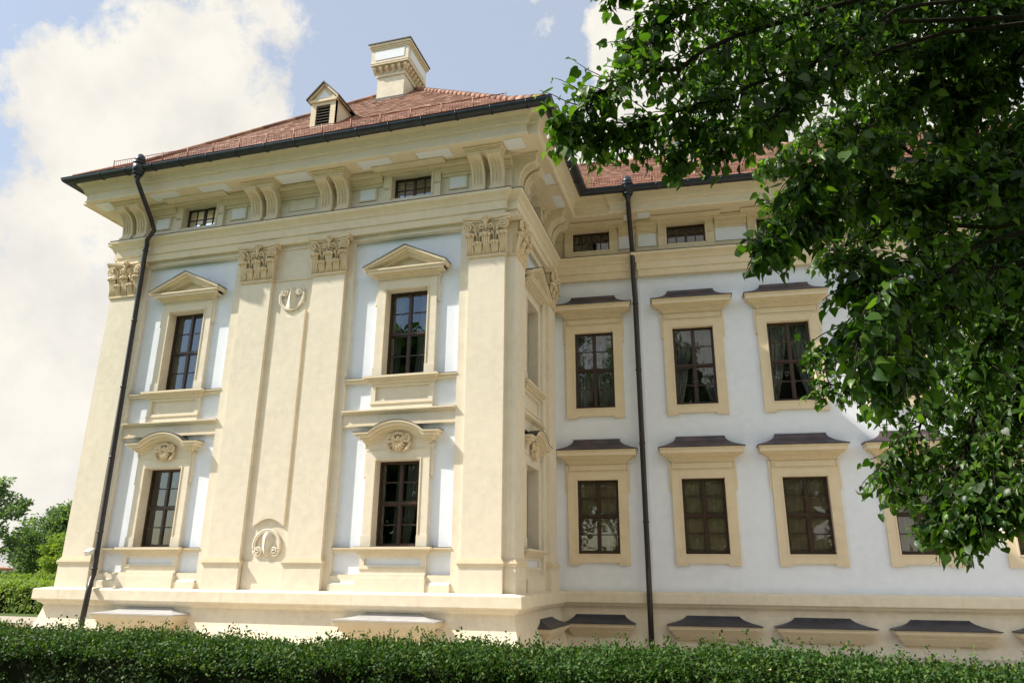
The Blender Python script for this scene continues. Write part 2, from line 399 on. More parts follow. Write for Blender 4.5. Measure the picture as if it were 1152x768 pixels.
def capital_mb():
    mb = MB(); m = M['capital']; T = M['capital']; z = 8.78
    mb.box(-.43, .43, .0, .205, z, z+.86, m)
    pr = [(.205, .04), (.212, .3), (.222, .55), (.235, .75), (.25, .84)]
    for (d0, a), (d1, b) in zip(pr[:-1], pr[1:]):
        w0, w1 = .43+(d0-.205), .43+(d1-.205)
        mb.add([(-w0, -d0, z+a), (w0, -d0, z+a), (w1, -d1, z+b), (-w1, -d1, z+b), (-w0, 0, z+a), (w0, 0, z+a), (w1, 0, z+b), (-w1, 0, z+b)], [(0, 1, 2, 3), (4, 0, 3, 7), (1, 5, 6, 2)], m)
    mb.box(-.47, .47, .0, .235, z-.03, z+.02, T); mb.box(-.455, .455, .0, .22, z-.055, z-.03, T)
    def leaf(s, h, w, d0, out):               # ribbed leaf with a rolled-over tip
        for k in (-1, -.33, .33, 1):
            mb.tube([(s+k*w*.62, -(d0-.01), z+.015), (s+k*w*.55, -(d0+.012), z+h*.45), (s+k*w*.62, -(d0+.03+out*.25), z+h*.82), (s+k*w*.7, -(d0+out*.7), z+h*.97)], lambda t: .026+.012*t, m, 6)
        mb.blob((s, -(d0+out*.62), z+h), (w*1.12, out*.72, .042), m, 14, 7)
        for k in (-.8, 0, .8): mb.blob((s+k*w, -(d0+out*.95), z+h-.03), (w*.34, .04, .035), m, 8, 5)
    for s in (-.205, .205): leaf(s, .31, .095, .205, .10)
    for s in (-.41, 0, .41): leaf(s if abs(s) < .1 else s*.98, .52, .115, .215, .12)
    for s in (-.205, .205):                   # stalks above the lower leaves
        for k in (-1, 1): mb.tube([(s+k*.025, -.235, z+.33), (s+k*.03, -.245, z+.45), (s+k*.065, -.27, z+.585)], lambda t: .017+.012*t, m, 6)
    for sg in (-1, 1):                        # corner and middle volutes
        cx, cz = sg*.44, z+.705
        mb.tube([(sg*.25, -.26, z+.58), (sg*.285, -.275, z+.70), (sg*.34, -.30, z+.80)]+spiral(cx, cz, .325, .125, 1.9, sg, PI*.62), lambda t: .027-.009*t, m, 7)
        mb.blob((cx, -.335, cz), (.026, .04, .026), m, 8, 6)
        mb.tube([(sg*.20, -.26, z+.58), (sg*.17, -.275, z+.68)]+spiral(sg*.105, z+.715, .285, .075, 1.5, -sg, PI*.55), lambda t: .020-.006*t, m, 7)
        for a_, b_ in ((.285, .62), (.33, .655), (.06, .60)): mb.blob((sg*a_, -.275, z+b_), (.036, .045, .03), m, 8, 5)
    mb.tube([(0, -.29, z+.60), (0, -.31, z+.75), (0, -.34, z+.88)], lambda t: .03+.015*t, m, 7)
    ab = []                                   # concave abacus
    for k in range(13):
        u = -1+2*k/12; ab.append((u*.575, .27+.10*u*u))
    for z0, z1, e in ((.845, .90, -.015), (.90, .965, .01)):
        v = [(a*(1+e), -(d+e), z+zz) for zz in (z0, z1) for a, d in ab]+[(-.575, 0, z+z0), (.575, 0, z+z0), (-.575, 0, z+z1), (.575, 0, z+z1)]
        n = 13; f = [(k, k+1, n+k+1, n+k) for k in range(n-1)]+[tuple([2*n]+list(range(n))+[2*n+1]), tuple([2*n+3]+list(range(2*n-1, n-1, -1))+[2*n+2]), (2*n, 0, n, 2*n+2), (2*n+1, 2*n+3, 2*n-1, n-1)]
        mb.add(v, f, T)
    fz = z+.90
    for k in range(6):                        # fleuron
        a = k*PI/3; mb.blob((.065*math.cos(a), -.33, fz+.06*math.sin(a)), (.042, .05, .042), m, 8, 6)
    mb.blob((0, -.37, fz), (.035, .04, .035), m, 8, 6)
    return mb
PILM = pilaster_mb().mesh('pilaster'); BASM = pil_base().mesh('pilaster_base'); CAPM = capital_mb().mesh('capital')
def place_pil(frame, s, w=1.0):
    p = link('pilaster', PILM, palace, frame @ Matrix.Translation((s, 0, 0)) @ Matrix.Diagonal((w, 1, 1, 1)))
    link('base', BASM, p); link('capital', CAPM, p)
for s in (-15.29, -11.13, -9.06, -4.94): place_pil(FRONT, s)
place_pil(SIDE @ Matrix.Translation((0, 0, .004)), 15.30, .88); place_pil(SIDE, 18.52, .88)
# flat strips that back the pilasters
mb = MB()
for a, b in ((-15.8, -14.66), (-11.86, -8.43), (-5.63, -4.35)): mb.box(a, b, -.1, .1, 1.29, 9.62, M['cream'])
mb.box(-15.8, -4.345, -.1, .105, 9.57, 9.76, M['cream'])
mb.box(-15.8, -4.35, -.02, .125, 9.60, 9.64, M['trim'])
part('backing_strip', mb, mtx=FRONT)
mb = MB()
for a, b in ((15.1, 15.85), (17.86, 19.4)): mb.box(a, b, -.02, .1, 1.29, 9.62, M['cream'])
mb.box(15.1, 19.4, -.02, .104, 9.57, 9.76, M['cream'])
part('backing_strip', mb, mtx=SIDE)
# cream base course of the white bays
for a, b in ((-14.66, -11.86), (-8.43, -5.63)):
    mb = MB(); mb.box(a, b, -.02, .16, 1.29, 1.47, M['cream'])
    mb.add([(a, -.16, 1.47), (b, -.16, 1.47), (b, -.09, 1.53), (a, -.09, 1.53)], [(0, 1, 2, 3)], M['cream'])
    mb.box(a, b, -.02, .09, 1.47, 1.64, M['cream']); mb.box(a, b, -.02, .07, 1.64, 1.67, M['trim'])
    part('base_course', mb, mtx=FRONT)
mb = MB(); mb.box(15.85, 17.86, -.02, .12, 1.29, 1.65, M['cream']); part('base_course', mb, mtx=SIDE)
# string course between the storeys
def stringc(a, b):
    mb = MB(); m = M['trim']
    mb.box(a, b, -.02, .075, 4.94, 5.20, M['cream'])
    for z0, z1, d in ((4.90, 4.94, .10), (4.94, 4.965, .085), (5.17, 5.20, .10), (5.20, 5.235, .14), (5.235, 5.27, .17)): mb.box(a, b, -.02, d, z0, z1, m)
    mb.add([(a, -.17, 5.27), (b, -.17, 5.27), (b, 0, 5.30), (a, 0, 5.30)], [(0, 1, 2, 3)], M['trim'])
    return mb
part('string_course', stringc(-14.66, -11.86), mtx=FRONT); part('string_course', stringc(-8.43, -5.63), mtx=FRONT)
part('string_course', stringc(15.85, 17.86), mtx=SIDE)
# raised panel and scrolls between the paired pilasters
mb = MB(); pc = -10.06; pw = .40
arc = [(pc+pw*math.cos(a), 8.28-.46*math.sin(a)*1.0) for a in [i*PI/14 for i in range(15)]]
arc2 = [(pc-pw*math.cos(a), 2.62+.40*math.sin(a)) for a in [i*PI/14 for i in range(15)]]
top = [(pc+pw-2*pw*i/14, 7.90-.17*math.sin(PI*i/14)) for i in range(15)]
bot = [(pc-pw+2*pw*i/14, 2.70+.17*math.sin(PI*i/14)) for i in range(15)]
mb.prism(top+bot, .09, .165, M['cream'])
part('raised_panel', mb, mtx=FRONT)
def scroll(flip):
    mb = MB(); m = M['cream']; k = -1 if flip else 1
    A = .60*PI; R = .34
    ring = [(R*math.sin(a), -.135, -k*R*math.cos(a)) for a in [-A+2*A*i/30 for i in range(31)]]
    for rr, rad in ((1.0, .026), (.90, .020)): mb.tube([(x*rr, y, z*rr) for x, y, z in ring], rad, m, 7)
    for sg in (-1, 1):                            # volutes curl inwards from the ring's ends
        ex, ez = sg*R*math.sin(A), -R*math.cos(A); r0 = .115; cx, cz = ex-sg*r0*.98, ez+.02
        sp = [(cx+sg*(r0+(.012-r0)*i/30)*math.cos(-.1+2*PI*2.0*i/30), -(.135+.03*i/30), cz+(r0+(.012-r0)*i/30)*math.sin(-.1+2*PI*2.0*i/30)) for i in range(31)]
        mb.tube([(x, y, k*z) for x, y, z in sp], lambda t: .026-.008*t, m, 7)
    v = []; n = 14                                # broad tongue
    for i in range(n+1):
        t = i/n; w = .21-.07*math.sin(PI*.5*min(1, t/.5)) if t < .55 else 142e-3*(1-((t-.55)/.45)**2.2)+.004
        z = k*(-.30+.56*t); bul = .03+.11*math.sin(PI*min(1, .15+.7*t))
        for j in range(9):
            u = j/4-1; v.append((u*w, -(.09+bul*(1-abs(u)**1.4)*(1-.22*(abs(u) > .2)*(abs(u) < .7))), z))
    mb.add(v, [(i*9+j, i*9+j+1, i*9+j+10, i*9+j+9) for i in range(n) for j in range(8)], m, True)
    return mb
part('scroll_ornament', scroll(False), mtx=FRONT @ Matrix.Translation((-10.09, 0, 8.28)))
part('scroll_ornament', scroll(True), mtx=FRONT @ Matrix.Translation((-10.06, 0, 2.28)))
mb = MB(); mb.box(-10.60, -9.55, .09, .125, 8.745, 8.79, M['trim']); part('panel_course', mb, mtx=FRONT)
mb = MB(); mb.box(-10.62, -9.53, .09, .13, 1.29, 1.93, M['cream']); part('base_course', mb, mtx=FRONT)

# ---- consoles
def console_mb():
    mb = MB(); m = M['trim']; W = .165
    P = [(.10, 10.50), (.26, 10.50), (.27, 10.58), (.23, 10.60), (.25, 10.75), (.27, 10.90), (.32, 11.02), (.40, 11.11), (.50, 11.17), (.62, 11.20), (.64, 11.21), (.64, 11.27), (.10, 11.27)]
    fl = [0, 0, 1, 1, 0, 1, 1, 0, 1, 1, 0, 0]; xs = [-1, -.80, -.74, -.36, -.30, -.25, -.19, .19, .25, .30, .36, .74]
    xs = [-1, -.72, -.66, -.34, -.28, -.18, -.12, .12, .18, .28, .34, .66, .72, 1]; fl = [0, 0, 1, 1, 0, 0, 1, 1, 0, 0, 1, 1, 0, 0]
    n = len(P); v = []
    for i, (d, z) in enumerate(P):
        for x, g in zip(xs, fl):
            gg = .03 if g and 4 <= i <= 8 else 0
            v.append((x*W, -(d-gg), z+gg*.5*(i > 6)))
    k = len(xs); f = [(i*k+j, i*k+j+1, (i+1)*k+j+1, (i+1)*k+j) for i in range(1, n-2) for j in range(k-1)]
    f += [(j, j+1, k+j+1, k+j) for j in range(k-1)]
    f += [((n-2)*k+j, (n-2)*k+j+1, (n-1)*k+j+1, (n-1)*k+j) for j in range(k-1)]
    f += [tuple(i*k for i in range(n)), tuple(i*k+k-1 for i in reversed(range(n)))]
    mb.add(v, f, m)
    mb.box(-W-.02, W+.02, .10, .30, 10.46, 10.53, m)
    mb.box(-W-.02, W+.02, .10, .67, 11.255, 11.30, m)
    return mb
CONM = console_mb().mesh('console')
def consoles(frame, c, gap=.235):
    for sg in (-1, 1): link('console', CONM, palace, frame @ Matrix.Translation((c+sg*gap, 0, 0)))
    mb = MB()
    for z0, z1, e, d in ((11.295, 11.34, 0, .66), (11.34, 11.38, .025, .69), (11.38, 11.418, .05, .73)): mb.box(c-.44-e, c+.44+e, .10, d, z0, z1, M['trim'])
    part('console_block', mb, mtx=frame)
for s in (-15.29, -11.13, -9.06, -4.94): consoles(FRONT, s)
consoles(SIDE, 15.36); consoles(SIDE, 18.35)
# frieze panels (front) and soffit panels
def bits(name, frame, items):
    for it in items:
        mb = MB()
        for q in it: mb.box(*q)
        part(name, mb, mtx=frame)
PW, TR = M['panelwhite'], M['trim']
for c in (C1, C2):
    bits('frieze_panel', FRONT, [[(c+sg*1.22-.25, c+sg*1.22+.25, .09, .125, 10.70, 11.055, TR), (c+sg*1.22-.205, c+sg*1.22+.205, .09, .129, 10.735, 11.02, PW)] for sg in (-1, 1)])
    bits('soffit_panel', FRONT, [[(c+sg*.78-.43, c+sg*.78+.43, .46, .87, 11.403, 11.418, PW)] for sg in (-1, 1)]+[[(c-.33, c+.33, .44, .88, 11.401, 11.418, TR)]])
bits('soffit_panel', FRONT, [[(-10.55, -9.64, .36, .79, 11.405, 11.418, PW)], [(-4.40, -3.95, .36, .79, 11.405, 11.418, PW)], [(-16.3, -15.8, .36, .79, 11.405, 11.418, PW)]])
bits('frieze_moulding', FRONT, [[(-10.5, -9.69, .09, .112, 10.72, 10.75, TR), (-9.72, -9.69, .09, .112, 10.75, 11.0, TR), (-10.5, -10.47, .09, .112, 10.75, 11.0, TR)]])
bits('soffit_panel', SIDE, [[(15.95, 16.5, .36, .79, 11.405, 11.418, PW)], [(17.1, 17.75, .36, .79, 11.405, 11.418, PW)], [(16.52, 17.08, .34, .80, 11.40, 11.418, TR)]])
edges = [(1.56, 2.03), (2.12, 2.65)]+[(a+.79, b-.79) for a, b in zip(WC[1:-1], WC[2:])]
bits('frieze_panel', WING, [[(a+.01, b-.01, .04, .075 if i < 1 else .125, 10.66, 11.055, PW)] for i, (a, b) in enumerate(edges)])
bits('soffit_panel', WING, [[(1.76, 2.0, .40, .72, 11.405, 11.418, PW)], [(2.15, 2.5, .44, .76, 11.405, 11.418, PW)]])

# ------------------------------------------------------------------ windows
def frame_mb(hw, z0, z1, d, cols=2, rows=4, thick=.05):
    mb = MB(); m = M['wood']; t = .042
    mb.box(-hw, -hw+t, d-.06, d+.03, z0, z1, m); mb.box(hw-t, hw, d-.06, d+.03, z0, z1, m)
    mb.box(-hw+t, hw-t, d-.06, d+.028, z0, z0+t+.015, m); mb.box(-hw+t, hw-t, d-.06, d+.028, z1-t, z1, m)
    zi0, zi1 = z0+t+.015, z1-t
    mb.box(-.030, .030, d-.05, d+.035, zi0, zi1, m)
    if rows == 4:
        zt = z0+(z1-z0)*.5; mb.box(-hw+t, hw-t, d-.05, d+.031, zt-.03, zt+.03, m); mb.box(-hw+t, hw-t, d, d+.05, zt-.015, zt+.02, m)
        bars = [(zi0+zt-.04)/2, (zi1+zt+.04)/2]
        for a, b in ((-hw+t, -.030), (.030, hw-t)):
            for q0, q1 in ((zi0, zt-.03), (zt+.03, zi1)):
                for e0, e1 in ((a, a+.02), (b-.02, b)): mb.box(e0, e1, d-.03, d+.02, q0, q1, m)
                for e0, e1 in ((q0, q0+.024), (q1-.024, q1)): mb.box(a+.02, b-.02, d-.03, d+.02, e0, e1, m)
    else:
        bars = [(z0+z1)/2]
        for sg in (-1, 1): mb.box(sg*hw*.5-.014, sg*hw*.5+.014, d-.015, d+.015, zi0, zi1, m)
    for z in bars: mb.box(-hw+t, hw-t, d-.015, d+.013, z-.014, z+.014, m)
    return mb
def pane_mb(hw, z0, z1, d):
    mb = MB(); mb.add([(-hw+.02, -d, z0+.02), (hw-.02, -d, z0+.02), (hw-.02, -d, z1-.02), (-hw+.02, -d, z1-.02)], [(0, 1, 2, 3)], M['glass']); return mb
def curtain_mb(hw, z0, z1, d, open_b, side=0):
    mb = MB()
    for sg in (-1, 1):
        nx, nz = 40, 12; v = []
        for i in range(nz+1):
            t = i/nz; z = z0-.05+(z1-z0+.1)*t
            inner = hw*(open_b*(1-t)**1.6+.02) if side == 0 else hw*(.02 if sg == side else open_b*(1-t)**1.2+.12)
            for j in range(nx+1):
                u = j/nx; x = sg*(inner+(hw+.08-inner)*u)
                v.append((x, -(d+.028*math.sin(u*34+sg)+.012*math.sin(u*71)), z))
        mb.add(v, [(i*(nx+1)+j, i*(nx+1)+j+1, (i+1)*(nx+1)+j+1, (i+1)*(nx+1)+j) for i in range(nz) for j in range(nx)], M['curtain'], True)
    return mb
def shutter_mb(hw, z0, z1, d):
    mb = MB(); m = M['shutter']
    mb.box(-hw, hw, d-.04, d, z0, z1, m); n = 4; h = (z1-z0)/n
    for sg in (-1, 1):
        for i in range(n):
            a0, a1 = sorted((sg*.07, sg*(hw-.09))); q0, q1 = z0+i*h+.06, z0+(i+1)*h-.06
            mb.box(a0, a1, d-.01, d+.012, q0, q1, m); mb.box(a0+.06, a1-.06, d, d+.028, q0+.06, q1-.06, m)
        x = sg*hw/2; mb.box(x-.20, x-.185, d, d+.02, z0, z1, m)
    return mb
def drape_mb(z0, z1, d, spans):
    mb = MB()
    for x0, x1, q0, q1 in spans:            # top left/right, bottom left/right
        nx, nz = 26, 10; v = []
        for i in range(nz+1):
            t = (i/nz)**.8; a, b = q0+(x0-q0)*t, q1+(x1-q1)*t
            for j in range(nx+1):
                u = j/nx; v.append((a+(b-a)*u, -(d+.03*math.sin(u*26+a)), z0-.05+(z1-z0+.1)*i/nz))
        mb.add(v, [(i*(nx+1)+j, i*(nx+1)+j+1, (i+1)*(nx+1)+j+1, (i+1)*(nx+1)+j) for i in range(nz) for j in range(nx)], M['drape'], True)
    return mb
def window(frame, c, z0, z1, d, kind, rows=4, open_b=.7, side=0, spans=None):
    mt = frame @ Matrix.Translation((c, 0, 0))
    w = link('window', frame_mb(HW, z0, z1, d, rows=rows).mesh('window'), palace, mt)
    p = link('pane', pane_mb(HW, z0, z1, d).mesh('pane'), w)
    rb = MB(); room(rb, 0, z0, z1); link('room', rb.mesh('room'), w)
    if kind == 'drape': link('curtain', drape_mb(z0, z1, d-.12, spans).mesh('curtain'), w)
    if kind == 'curtain': link('curtain', curtain_mb(HW, z0, z1, d-.16, open_b, side).mesh('curtain'), w)
    if kind == 'shutter': link('shutter', shutter_mb(HW, z0, z1, d-.09).mesh('shutter'), w)
    return w
DF, DW = -.20, -.06
for c in (C1, C2):
    window(FRONT, c, *LO_F, DF, 'drape', spans=[(-.14, .02, -.24, -.04), (.10, .48, .02, .16)] if c == C2 else [(-.05, .12, -.1, .06), (.3, .5, .34, .5)]); window(FRONT, c, *UP_F, DF, 'drape', spans=[(-.5, -.2, -.5, -.3), (.25, .5, .1, .5)]); window(FRONT, c, *MZ_F, -.06, None, rows=2)
for z, k in ((LO_F, 'curtain'), (UP_F, 'curtain')): window(SIDE, SCN, *z, DF, k)
window(SIDE, SCN, *MZ_F, -.06, None, rows=2)
for i, c in enumerate(WC):
    window(WING, c, *LO_W, DW, 'shutter'); window(WING, c, *UP_W, DW, 'curtain', open_b=.75 if i else .2); window(WING, c, *MZ_W, -.05, 'curtain' if i == 0 else None, rows=2, open_b=.8)

# ---- front surrounds
def shell(mb, c, z, m):
    for k in range(9):
        a = PI*(k/8); L_ = .20
        dx, dz = math.cos(a), -math.sin(a)
        mb.tube([(c+dx*.03, -.15, z+.03+dz*.02), (c+dx*.10, -.185, z+.02+dz*.12), (c+dx*.155, -.15, z+dz*.21)], lambda t: .014+.016*t, m, 6)
    for sg in (-1, 1):
        mb.tube([(c+sg*.05, -.17, z+.02), (c+sg*.12, -.18, z+.10)]+spiral(c+sg*.19, z+.07, .15, .095, 1.5, sg, PI*.7), lambda t: .036-.016*t, m, 7)
        mb.tube([(c+sg*.24, -.14, z+.02), (c+sg*.28, -.15, z-.06), (c+sg*.22, -.15, z-.15), (c+sg*.15, -.14, z-.19)], .026, m, 6)
        for k in range(3): mb.blob((c+sg*(.27-.02*k), -.13, z-.02-.06*k), (.035, .03, .03), m, 7, 5)
    for k in range(5): mb.blob((c+(k-2)*.05, -.17, z+.17+.03*(2-abs(k-2))*.6), (.035, .04, .04), m, 7, 5)
    mb.blob((c, -.17, z+.07), (.05, .05, .07), m)
def surround(frame, c, z0, z1, kind):
    mt = frame @ Matrix.Translation((c, 0, 0)); m, t = M['cream'], M['trim']
    mb = MB(); w = .765; fz = z1+.22; zc = 8.50 if kind == 'ped' else 4.47
    for sg in (-1, 1):
        a, b = sorted((sg*HW, sg*w)); mb.box(a, b, -.27, .085, z0-.02, z1, m)
        a, b = sorted((sg*(HW-.004), sg*(w+.015))); mb.box(a, b, -.2, .105, z0-.02, z0+.24, m)
        a, b = sorted((sg*(w-.01), sg*(w+.055))); mb.box(a, b, -.02, .06, z1-.35, fz+.12, m)
        mb.blob((sg*(w+.045), -.045, fz+.11), (.045, .035, .06), t); mb.blob((sg*(w+.045), -.04, z1-.36), (.03, .03, .03), t)
        a, b = sorted((sg*(HW+.003), sg*(HW+.035))); mb.box(a, b, .08, .10, z0+.22, z1+.035, t)
    mb.box(-w, w, -.27, .083, z1, fz, m); mb.box(-HW, HW, .08, .10, z1+.003, z1+.035, t)
    mb.box(-w-.01, w+.01, -.02, .092, fz, fz+.012, t)
    mb.box(-w+.005, w-.005, -.02, .075, fz+.01, zc+.3 if kind == 'seg' else zc+.05, m)
    s = link('window_surround', mb.mesh('window_surround'), palace, mt)
    mb = MB()
    for a0, a1, e in ((z0-.05, z0, .0), (z0-.09, z0-.05, -.04), (z0-.13, z0-.09, -.08), (z0-.16, z0-.13, -.10)): mb.box(-.92-e*.0-e if False else -.92+(-e)*1., .92+e, -.27, .24+e, a0, a1, t)
    mb.add([(-.92, -.24, z0+.002), (.92, -.24, z0+.002), (.92, -.0, z0+.02), (-.92, -.0, z0+.02)], [(0, 1, 2, 3)], M['flash'])
    link('sill', mb.mesh('sill'), s)
    mb = MB(); top, base = (z0-.16, 5.29) if kind == 'ped' else (z0-.16, 1.67)
    mb.box(-.77, .77, -.02, .085, base, base+.13, m)
    bb = base+.13
    for q in ((-.77, -.66, .085), (.66, .77, .085)): mb.box(q[0], q[1], -.02, q[2], bb, top, m)
    mb.box(-.66, .66, -.02, .085, top-.07, top, m); mb.box(-.66, .66, -.02, .085, bb, bb+.06, m)
    mb.box(-.66, .66, -.02, .03, bb+.06, top-.07, m if kind == 'ped' else M['white'])
    mb.box(-.78, .78, -.02, .105, base+.11, base+.135, t)
    if kind == 'seg': mb.box(-.80, .80, -.02, .19, 1.30, 1.60, m); mb.box(-.78, .78, -.02, .15, 1.60, 1.68, m)
    link('apron', mb.mesh('apron'), s)
    mb = MB()
    if kind == 'ped':
        for a0, a1, h, d in ((8.50, 8.535, .80, .12), (8.535, 8.57, .83, .16), (8.57, 8.60, .89, .21), (8.60, 8.665, .97, .29), (8.665, 8.70, 1.0, .32)): mb.box(-h, h, -.02, d, a0, a1, t)
        ap = 9.24
        def rk(h, z, top): return [(-h, z), (0, top), (h, z)]
        for o0, o1, d, h in ((-.055, 0, .36, 1.06), (-.10, -.055, .31, 1.05), (-.135, -.10, .24, 1.0), (-.205, -.135, .19, .97)):
            f = (1.06-h)/1.06*(ap-8.755); mb.band([(-h, 8.755+f), (0, ap), (h, 8.755+f)], o0, o1, -.02, d, t)
        mb.band([(-1.08, 8.746), (0, ap), (1.08, 8.746)], .001, .018, -.02, .375, M['flash'])
        mb.prism([(-.9, 8.69), (.9, 8.69), (0, 9.12)], -.02, .03, m)
        for sg in (-1, 1): mb.box(*sorted((sg*.976, sg*1.07)), -.02, .333, 8.668, 8.742, t)
        link('pediment', mb.mesh('pediment'), s)
    else:
        def cv(h, inset=0):
            pts = [(-h, 4.62), (-.66, 4.62)]
            R_ = 1.03; pts += [(x, 4.62+math.sqrt(R_*R_-x*x)-(R_-.24)) for x in [-.66+1.32*i/18 for i in range(1, 18)]]
            return pts+[(.66, 4.62), (h, 4.62)]
        for o0, o1, h, d in ((-.15, -.10, .80, .13), (-.10, -.06, .84, .17), (-.06, .0, .89, .22), (.0, .065, .98, .30), (.065, .11, 1.03, .34)): mb.band(cv(h), o0, o1, -.02, d, t)
        mb.band(cv(1.04), .111, .122, -.02, .35, M['flash'])
        h_ = link('hood', mb.mesh('hood'), s)
        mb = MB(); shell(mb, .02, 4.50, M['capital']); link('shell_ornament', mb.mesh('shell_ornament'), s)
for c in (C1, C2): surround(FRONT, c, *UP_F, 'ped'); surround(FRONT, c, *LO_F, 'seg')
surround(SIDE, SCN, *UP_F, 'ped'); surround(SIDE, SCN, *LO_F, 'seg')
# thin sill line that runs across the bays
for a, b in ((-14.66, -11.86), (-8.43, -5.63)):
    for z in (UP_F[0], LO_F[0]):
        mb = MB(); mb.box(a, b, -.02, .09, z-.11, z-.045, M['trim']); mb.box(a, b, -.02, .12, z-.045, z-.0105, M['trim']); mb.box(a, b, -.02, .125, z-.0105, z-.003, M['flash'])
        part('sill_course', mb, mtx=FRONT)

# ---- mezzanine surrounds
def mezz(frame, c, z0, z1, m, t, key, db):
    mt = frame @ Matrix.Translation((c, 0, 0)); w = .775; mb = MB(); D = db+.075
    for sg in (-1, 1):
        a, b = sorted((sg*HW, sg*w)); mb.box(a, b, -.28, D, 10.462, 11.4, m)
        a, b = sorted((sg*(HW+.003), sg*(HW+.05))); mb.box(a, b, .0, D+.018, z0-.02, z1+.02, t)
        for k in range(4): mb.box(*sorted((sg*(w-.19+.045*k), sg*(w-.165+.045*k))), D-.01, D+.03, z0+.28, z0+.34, t)
    mb.box(-HW, HW, -.28, D, 10.462, z0, m); mb.box(-HW, HW, -.28, D, z1, 11.4, m); mb.box(-HW, HW, .0, D+.018, z1+.003, z1+.02, t)
    for z_, q, e in ((z1+.02, z1+.05, -.02), (z1+.05, z1+.095, .04), (z1+.095, 11.400, .16)): mb.box(-.80-e, .80+e, -.05, D+.05+max(0, e)*2.05, z_, q, t)
    if key:
        mb.prism([(-.10, z1-.03), (.10, z1-.03), (.13, z1+.045), (-.13, z1+.045)], .0, D+.06, t)
        for k in (-1, 0, 1): mb.box(k*.05-.012, k*.05+.012, D, D+.075, z1-.02, z1+.04, t)
    return link('mezzanine_surround', mb.mesh('mezzanine_surround'), palace, mt)
for c in (C1, C2): mezz(FRONT, c, *MZ_F, M['cream'], M['trim'], True, .1)
mezz(SIDE, SCN, *MZ_F, M['cream'], M['trim'], True, .1)
for i, c in enumerate(WC): mezz(WING, c, *MZ_W, M['ochre'], M['ochre'], False, .05 if i == 0 else .1)

# ---- wing surrounds with sheet-metal hoods
def hood_metal(mb, hb, ht, zb, zt, db, dt, m, curve=2.2):
    n = 8; v = []
    for i in range(n+1):
        t = i/n; k = (1-t)**curve; h = ht+(hb-ht)*k; d = dt+(db-dt)*k; z = zb+(zt-zb)*t
        v += [(-h, 0, z), (-h, -d, z), (h, -d, z), (h, 0, z)]
    f = [(4*i+k, 4*i+k+1, 4*i+k+5, 4*i+k+4) for i in range(n) for k in range(3)]+[(4*n, 4*n+1, 4*n+2, 4*n+3), (0, 1, 2, 3)]
    mb.add(v, f, m)
    mb.box(-hb-.01, hb+.01, 0, db+.012, zb-.022, zb-.002, m)
def wing_surround(c, z0, z1, off):
    mt = WING @ Matrix.Translation((c, -off, 0)); m = M['ochre']; w = .785; mb = MB(); zc = z1+.42; D = .075
    for sg in (-1, 1):
        a, b = sorted((sg*HW, sg*w)); mb.box(a, b, -.30, D, z0-.22, z1, m)
        a, b = sorted((sg*(w-.3), sg*(w+.008))); mb.box(a, b, -.02, D-.006, z0-.275, z0-.22, m)
        a, b = sorted((sg*(w-.01), sg*(w+.055))); mb.box(a, b, -.02, .05, z1-.30, zc-.02, m)
        a, b = sorted((sg*(HW+.003), sg*(HW+.04))); mb.box(a, b, .06, D+.014, z0-.03, z1+.04, m)
    mb.box(-HW, HW, -.30, D-.002, z0-.22, z0, m); mb.box(-HW, HW, .06, D+.012, z0-.03, z0-.003, m)
    mb.box(-w, w, -.30, D-.002, z1, z1+.20, m); mb.box(-HW, HW, .06, D+.012, z1+.003, z1+.04, m)
    mb.box(-w-.005, w+.005, -.02, D+.012, z1+.20, z1+.222, m)
    mb.box(-w+.02, w-.02, -.02, D-.02, z1+.222, zc+.02, m)
    mb.box(-w+.09, w-.09, -.02, D-.005, z1+.255, zc-.03, m)
    s = link('window_surround', mb.mesh('window_surround'), palace, mt)
    mb = MB()
    for a0, a1, e in ((0, .035, .0), (.035, .075, .035), (.075, .11, .075), (.11, .15, .13), (.15, .19, .19), (.19, .30, .25), (.30, .335, .275)): mb.box(-w-e, w+e, -.02, .10+e, zc+a0, zc+a1, m)
    hood_metal(mb, w+.29, .62, zc+.36, zc+.36+.30, .385, .06, M['hoodmetal'])
    link('hood', mb.mesh('hood'), s)
for c in WC:
    o = 0 if c < 2 else .04
    wing_surround(c, *LO_W, o); wing_surround(c, *UP_W, o)

# ---- basement windows with hoods
def basement(frame, c, hw, zb, zt, d, metal, m, half_t):
    mt = frame @ Matrix.Translation((c, 0, 0)); mb = MB()
    for z0, z1, e in ((-.33, -.29, -.21), (-.29, -.24, -.18), (-.24, -.20, -.14), (-.20, -.14, -.11), (-.14, -.10, -.06), (-.10, -.022, -.025)): mb.box(-hw-e, hw+e, -.2, d+e, zb+z0, zb+z1, m)
    q = hw-.27
    mb.box(-q, -q+.28, -.2, d-.28, -.1, zb-.33, m); mb.box(q-.28, q, -.2, d-.28, -.1, zb-.33, m); mb.box(-q+.28, q-.28, -.2, d-.29, zb-.5, zb-.33, m)
    mb.box(-q+.28, q-.28, -.2, d-.42, -.1, zb-.5, M['room'])  # dark slab painted as the shade inside the opening
    o = link('basement_window', mb.mesh('basement_window'), palace, mt)
    mb = MB(); hood_metal(mb, hw, half_t, zb, zt, d, .24, metal, 3.2); link('hood', mb.mesh('hood'), o)
for c in (C1+.36, C2+.19): basement(FRONT, c, 1.13, .80, .985, .82, M['zinc'], M['ochre'], .60)
for i, c in enumerate(WC): basement(WING, c+.0, 1.08 if i else .86, .60, .93, .74 if i else .66, M['slate'], M['ochre'], .58)
basement(SIDE, 17.35, 1.0, .60, .92, .62, M['slate'], M['ochre'], .55)

